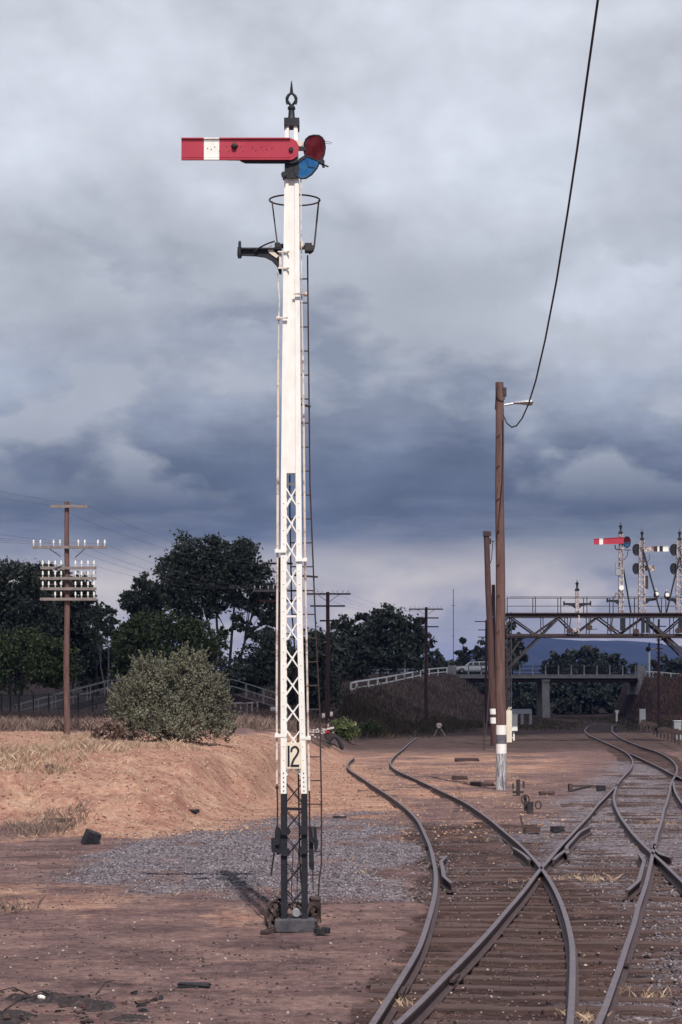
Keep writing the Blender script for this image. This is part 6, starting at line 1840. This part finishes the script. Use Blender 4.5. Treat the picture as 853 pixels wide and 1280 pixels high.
# point lever stand and rodding remains beside the line
def stand(px, py, label, kind):
    g = GP(px, py); t = thing('ground_lever', g, label, 'lever stand', 'old lever stands beside the line')
    if kind == 0:
        mb = MB(); mb.box(g + Vector((0, 0, .2)), (.10, .08, .5)); mb.box(g + Vector((-.14, 0, .26)), (.04, .06, .16)); mb.box(g + Vector((.15, 0, .3)), (.05, .06, .2)); mb.box(g + Vector((0, 0, .1)), (.3, .1, .06)); mb.build('frame', M['greyiron'], t)
    elif kind == 1:
        mb = MB(); mb.box(g + Vector((0, 0, .12)), (.14, .2, .3)); mb.bar(g + Vector((-.1, 0, .05)), g + Vector((-.12, 0, .42)), .07, .05); mb.build('frame', M['greyiron'], t)
        mb = MB(); mb.tube([g + Vector((-.12 + .09 * math.cos(a), -.1, .33 + .11 * math.sin(a))) for a in np.linspace(0, 6.28, 13)[:-1]], .018, 6, 0, True); mb.tube([g + Vector((.18 + .07 * math.cos(a), -.1, .2 + .09 * math.sin(a))) for a in np.linspace(0, 6.28, 11)[:-1]], .018, 6, 0, True); mb.build('crank', M['iron'], t)
    else:
        mb = MB(); mb.bar(g, g + Vector((-.08, 0, .34)), .04, .04); mb.box(g + Vector((.16, 0, .08)), (.30, .2, .10)); mb.box(g + Vector((.2, 0, .14)), (.10, .1, .08)); mb.build('frame', M['sleeper'], t)


stand(648, 995, 'grey upright stub right of the striped pole foot', 0)
stand(663, 1017, 'grey stub with black iron loops between the striped pole and the main line', 1)
stand(656, 1042, 'dark bent iron with a low black block near the crossing of the rails', 2)
g = GP(735, 990); t = thing('point_rodding', g, 'black low frame of point rodding left of the main line beyond the crossing', 'rodding')
mb = MB(); mb.box(g + Vector((0, .25, .15)), (1.05, .08, .06)); mb.box(g + Vector((-.5, 0, .13)), (.09, .4, .2)); mb.build('frame', M['sleeper'], t)
mb = MB(); mb.box(g + Vector((.38, 0, .1)), (.24, .25, .16)); mb.bar(g + Vector((-.5, -.1, .03)), g + Vector((.1, .2, .14)), .06, .04); mb.build('crank', M['soilrock'], t)

# round white indicator on a tripod
g = GP(549, 921); t = thing('tripod_indicator', g, 'small white disc on splayed legs at the grass edge behind the siding', 'point indicator')
mb = MB(); s_ = F / g.y
c_ = P(549, 907.5, g.y)
for a in (P(541.5, 921, g.y), P(558.5, 919, g.y), P(550, 919, g.y) + Vector((0, .8, 0))): mb.bar(c_, (a.x, a.y, g.z - .05), .07, .06)
mb.build('leg', M['greywood'], t)
MB().lathe([(.16, -.05), (.19, -.03), (.19, .03), (.16, .05)], c_ + Vector((0, -.08, .02)), 16, 0, 'Y').build('disc', M['flake'], t)

# white and red wreckage on the bank with a dead branch
g = GP(398, 924); t = thing('broken_barrow', g, 'wrecked white painted timber frame with a red patch, dumped right of the signal', 'wreckage')
Yq = g.y
mb = MB()
for (xa, ya_, xb, yb_, w_) in ((386, 913.5, 404, 915.5, .16), (386, 917.5, 393, 919, .12), (402, 913, 408, 914.5, .22), (409, 911.5, 418, 909.5, .09), (396, 911, 398, 914, .12)): mb.bar(P(xa, ya_, Yq), P(xb, yb_, Yq), w_, .3)
mb.build('board', M['flake'], t, bevel=.01)
for x, y0, y1 in ((394.4, 917, 927), (400, 919, 926), (390, 918, 926)): mb = MB(); mb.bar(P(x, y0, Yq), P(x - .4, y1, Yq), .10, .08); mb.build('leg', M['flake'], t)
MB().box(P(409.5, 914, Yq), (.2, .2, .22)).build('red_patch', M['redlamp'], t, bevel=.03)
mb = MB(); a, b_ = P(410.5, 911.5, Yq), P(410, 904, Yq); mb.lathe([(.09, 0), (.05, .12), (.012, b_.z - a.z)], a, 8); mb.bar(P(414, 912.5, Yq), P(417.5, 916, Yq), .09, .06); mb.build('spike', M['flake'], t)
mb = MB(); mb.lathe([(.2, -.06), (.24, 0), (.2, .06)], P(412, 920, Yq), 12, 0, 'Y'); mb.build('wheel', M['iron'], t)
mb = MB(); pt = [(402, 927), (411, 929.5), (416, 922.5), (421, 923), (424.5, 928), (427, 935), (429, 938)]
mb.tube([GP(427, 938) * 0 + P(x, y - 1, g.y - .4) for x, y in pt], [.06, .07, .08, .09, .1, .11, .07], 7); mb.tube([P(411, 928.5, g.y - .4), P(419, 931, g.y - .6), P(423, 934, g.y - .8)], [.05, .05, .03], 6)
gb = GP(427, 938)
tag(mb.build('dead_branch', M['soilrock'], loc=(gb.x, gb.y, gb.z), smooth=True), 'black curved dead branch lying before the wrecked white frame', 'branch')
for px, py, h_, w_, lab in ((404.5, 898, 6, 4.5, 'white drum among the weeds right behind the signal ladder'), (414.5, 896, 6, 4, 'smaller white drum among the weeds left of the green shrub'), (445, 909, 5, 1.6, 'tiny white peg right of the bright green shrub')):
    p_ = P(px, py, 105); s_ = F / 105; r_ = w_ / s_ / 2; p_.z = max(p_.z, gz(p_.x, 105)); mb = MB()
    hh_ = h_ / s_
    mb.lathe([(r_ * .95, 0), (r_, .02), (r_, hh_ * .33), (r_ * 1.04, hh_ * .35), (r_, hh_ * .37), (r_, hh_ * .97), (r_ * .9, hh_)], p_, 12)
    tag(mb.build('white_drum' if w_ > 2 else 'white_peg', M['flake'], loc=p_, smooth=False), lab, 'drum' if w_ > 2 else 'peg')

# burnt rubbish in the near left corner
g = Vector((*G(80, 1262), 0))
t = thing('rubbish_heap', g, 'heap of black burnt rags and reddish clods in the bottom left corner', 'rubbish')


def crumple(name, cx_, cy_, rx_, ry_, h_, mat, seed):
    n = 34; r_ = np.random.default_rng(seed)
    u_ = np.linspace(-1, 1, n); X, Y = np.meshgrid(u_, u_); ox, oy = r_.random(2) * 90
    rr = np.hypot(X, Y) + .35 * fbm(X * 2 + ox, Y * 2 + oy, 3)
    z_ = h_ * (sm((1 - rr) / .6)) * (.55 + 1.5 * np.abs(fbm(X * 3.2 + ox, Y * 3.2 + oy, 5))) + h_ * .35 * fbm(X * 9 + ox, Y * 9, 3) * sm((1 - rr) / .3) - .035 * (rr > .98)
    V = np.stack([cx_ + X * rx_, cy_ + Y * ry_, z_], -1).reshape(-1, 3)
    ii = np.arange(n * n).reshape(n, n); q_ = np.stack([ii[:-1, :-1], ii[:-1, 1:], ii[1:, 1:], ii[1:, :-1]], -1).reshape(-1, 4)
    return np_mesh(name, V, 4, M[mat], t, quads=q_, smooth=True)


for k, (px, py, rx_, ry_, h_, mt) in enumerate(((26, 1250, .20, .22, .05, 'cloth'), (62, 1251, .20, .25, .07, 'cloth'), (96, 1254, .20, .25, .06, 'cloth'), (124, 1259, .15, .28, .055, 'cloth'), (8, 1272, .22, .4, .05, 'cloth'), (164, 1274, .17, .2, .035, 'cloth'), (60, 1274, .16, .2, .03, 'sleeper'), (140, 1270, .12, .2, .03, 'sleeper'))):
    a = G(px, py); crumple('burnt_rag', a[0], a[1], rx_, ry_, h_, mt, 40 + k)
for k, (px, py, r1) in enumerate(((112, 1279, .13), (150, 1283, .10), (88, 1276, .09))):
    a = G(px, py); crumple('red_clod', a[0], a[1], r1, r1, .03, 'redsoil', 60 + k)
for k in range(70):
    px, py = random.uniform(-10, 215), random.uniform(1240, 1284); a = G(px, py)
    d_ = random.uniform(.012, .042); o = lump('char_piece', Vector((0, 0, 0)), (d_ * random.uniform(1, 2.2), d_, d_ * .7), random.choice(['cloth', 'sleeper', 'soilrock', 'redsoil', 'sleeper']), None, None, (random.uniform(-.4, .4), random.uniform(-.4, .4), random.uniform(0, 3)), 90 + k, .3, 1)
    o.parent = t; o.location = Vector((a[0], a[1], d_ * .3 + (.03 if px < 120 else .0))) - t.location
for k in range(4):
    px, py = random.uniform(0, 190), random.uniform(1246, 1276); a = Vector((*G(px, py), .03)); e = a + Vector((random.uniform(-.35, .35), random.uniform(-.3, .3), random.uniform(.0, .1)))
    mb = MB(); mb.tube([a, a.lerp(e, .5) + Vector((0, 0, .05)), e], [.008, .007, .003], 5); mb.build('charred_stick', M['cloth'], t)
a = G(53, 1257); mb = MB(); mb.ball((a[0], a[1] - .1, .09), .026, n=8, sq=(1.2, 1, .8)); mb.ball((a[0] + .025, a[1] - .1, .085), .018, n=7); mb.build('white_scrap', M['white'], t, smooth=True)

# air: thin haze that turns the far hill blue
mh, nth, bh = newmat('haze air')
pv = nth('ShaderNodeVolumePrincipled')
pv.inputs['Color'].default_value = (0.10, 0.26, 1.0, 1); pv.inputs['Density'].default_value = 0.000075; pv.inputs['Anisotropy'].default_value = 0.0
nth.n.remove(bh); nth.l.new(pv.outputs[0], nth.n['Material Output'].inputs['Volume'])
mb = MB(); mb.box((0, 4300, 72), (13000, 9600, 150))
tag(mb.build('haze', mh), 'thin blue distance haze over the valley', kind='stuff')
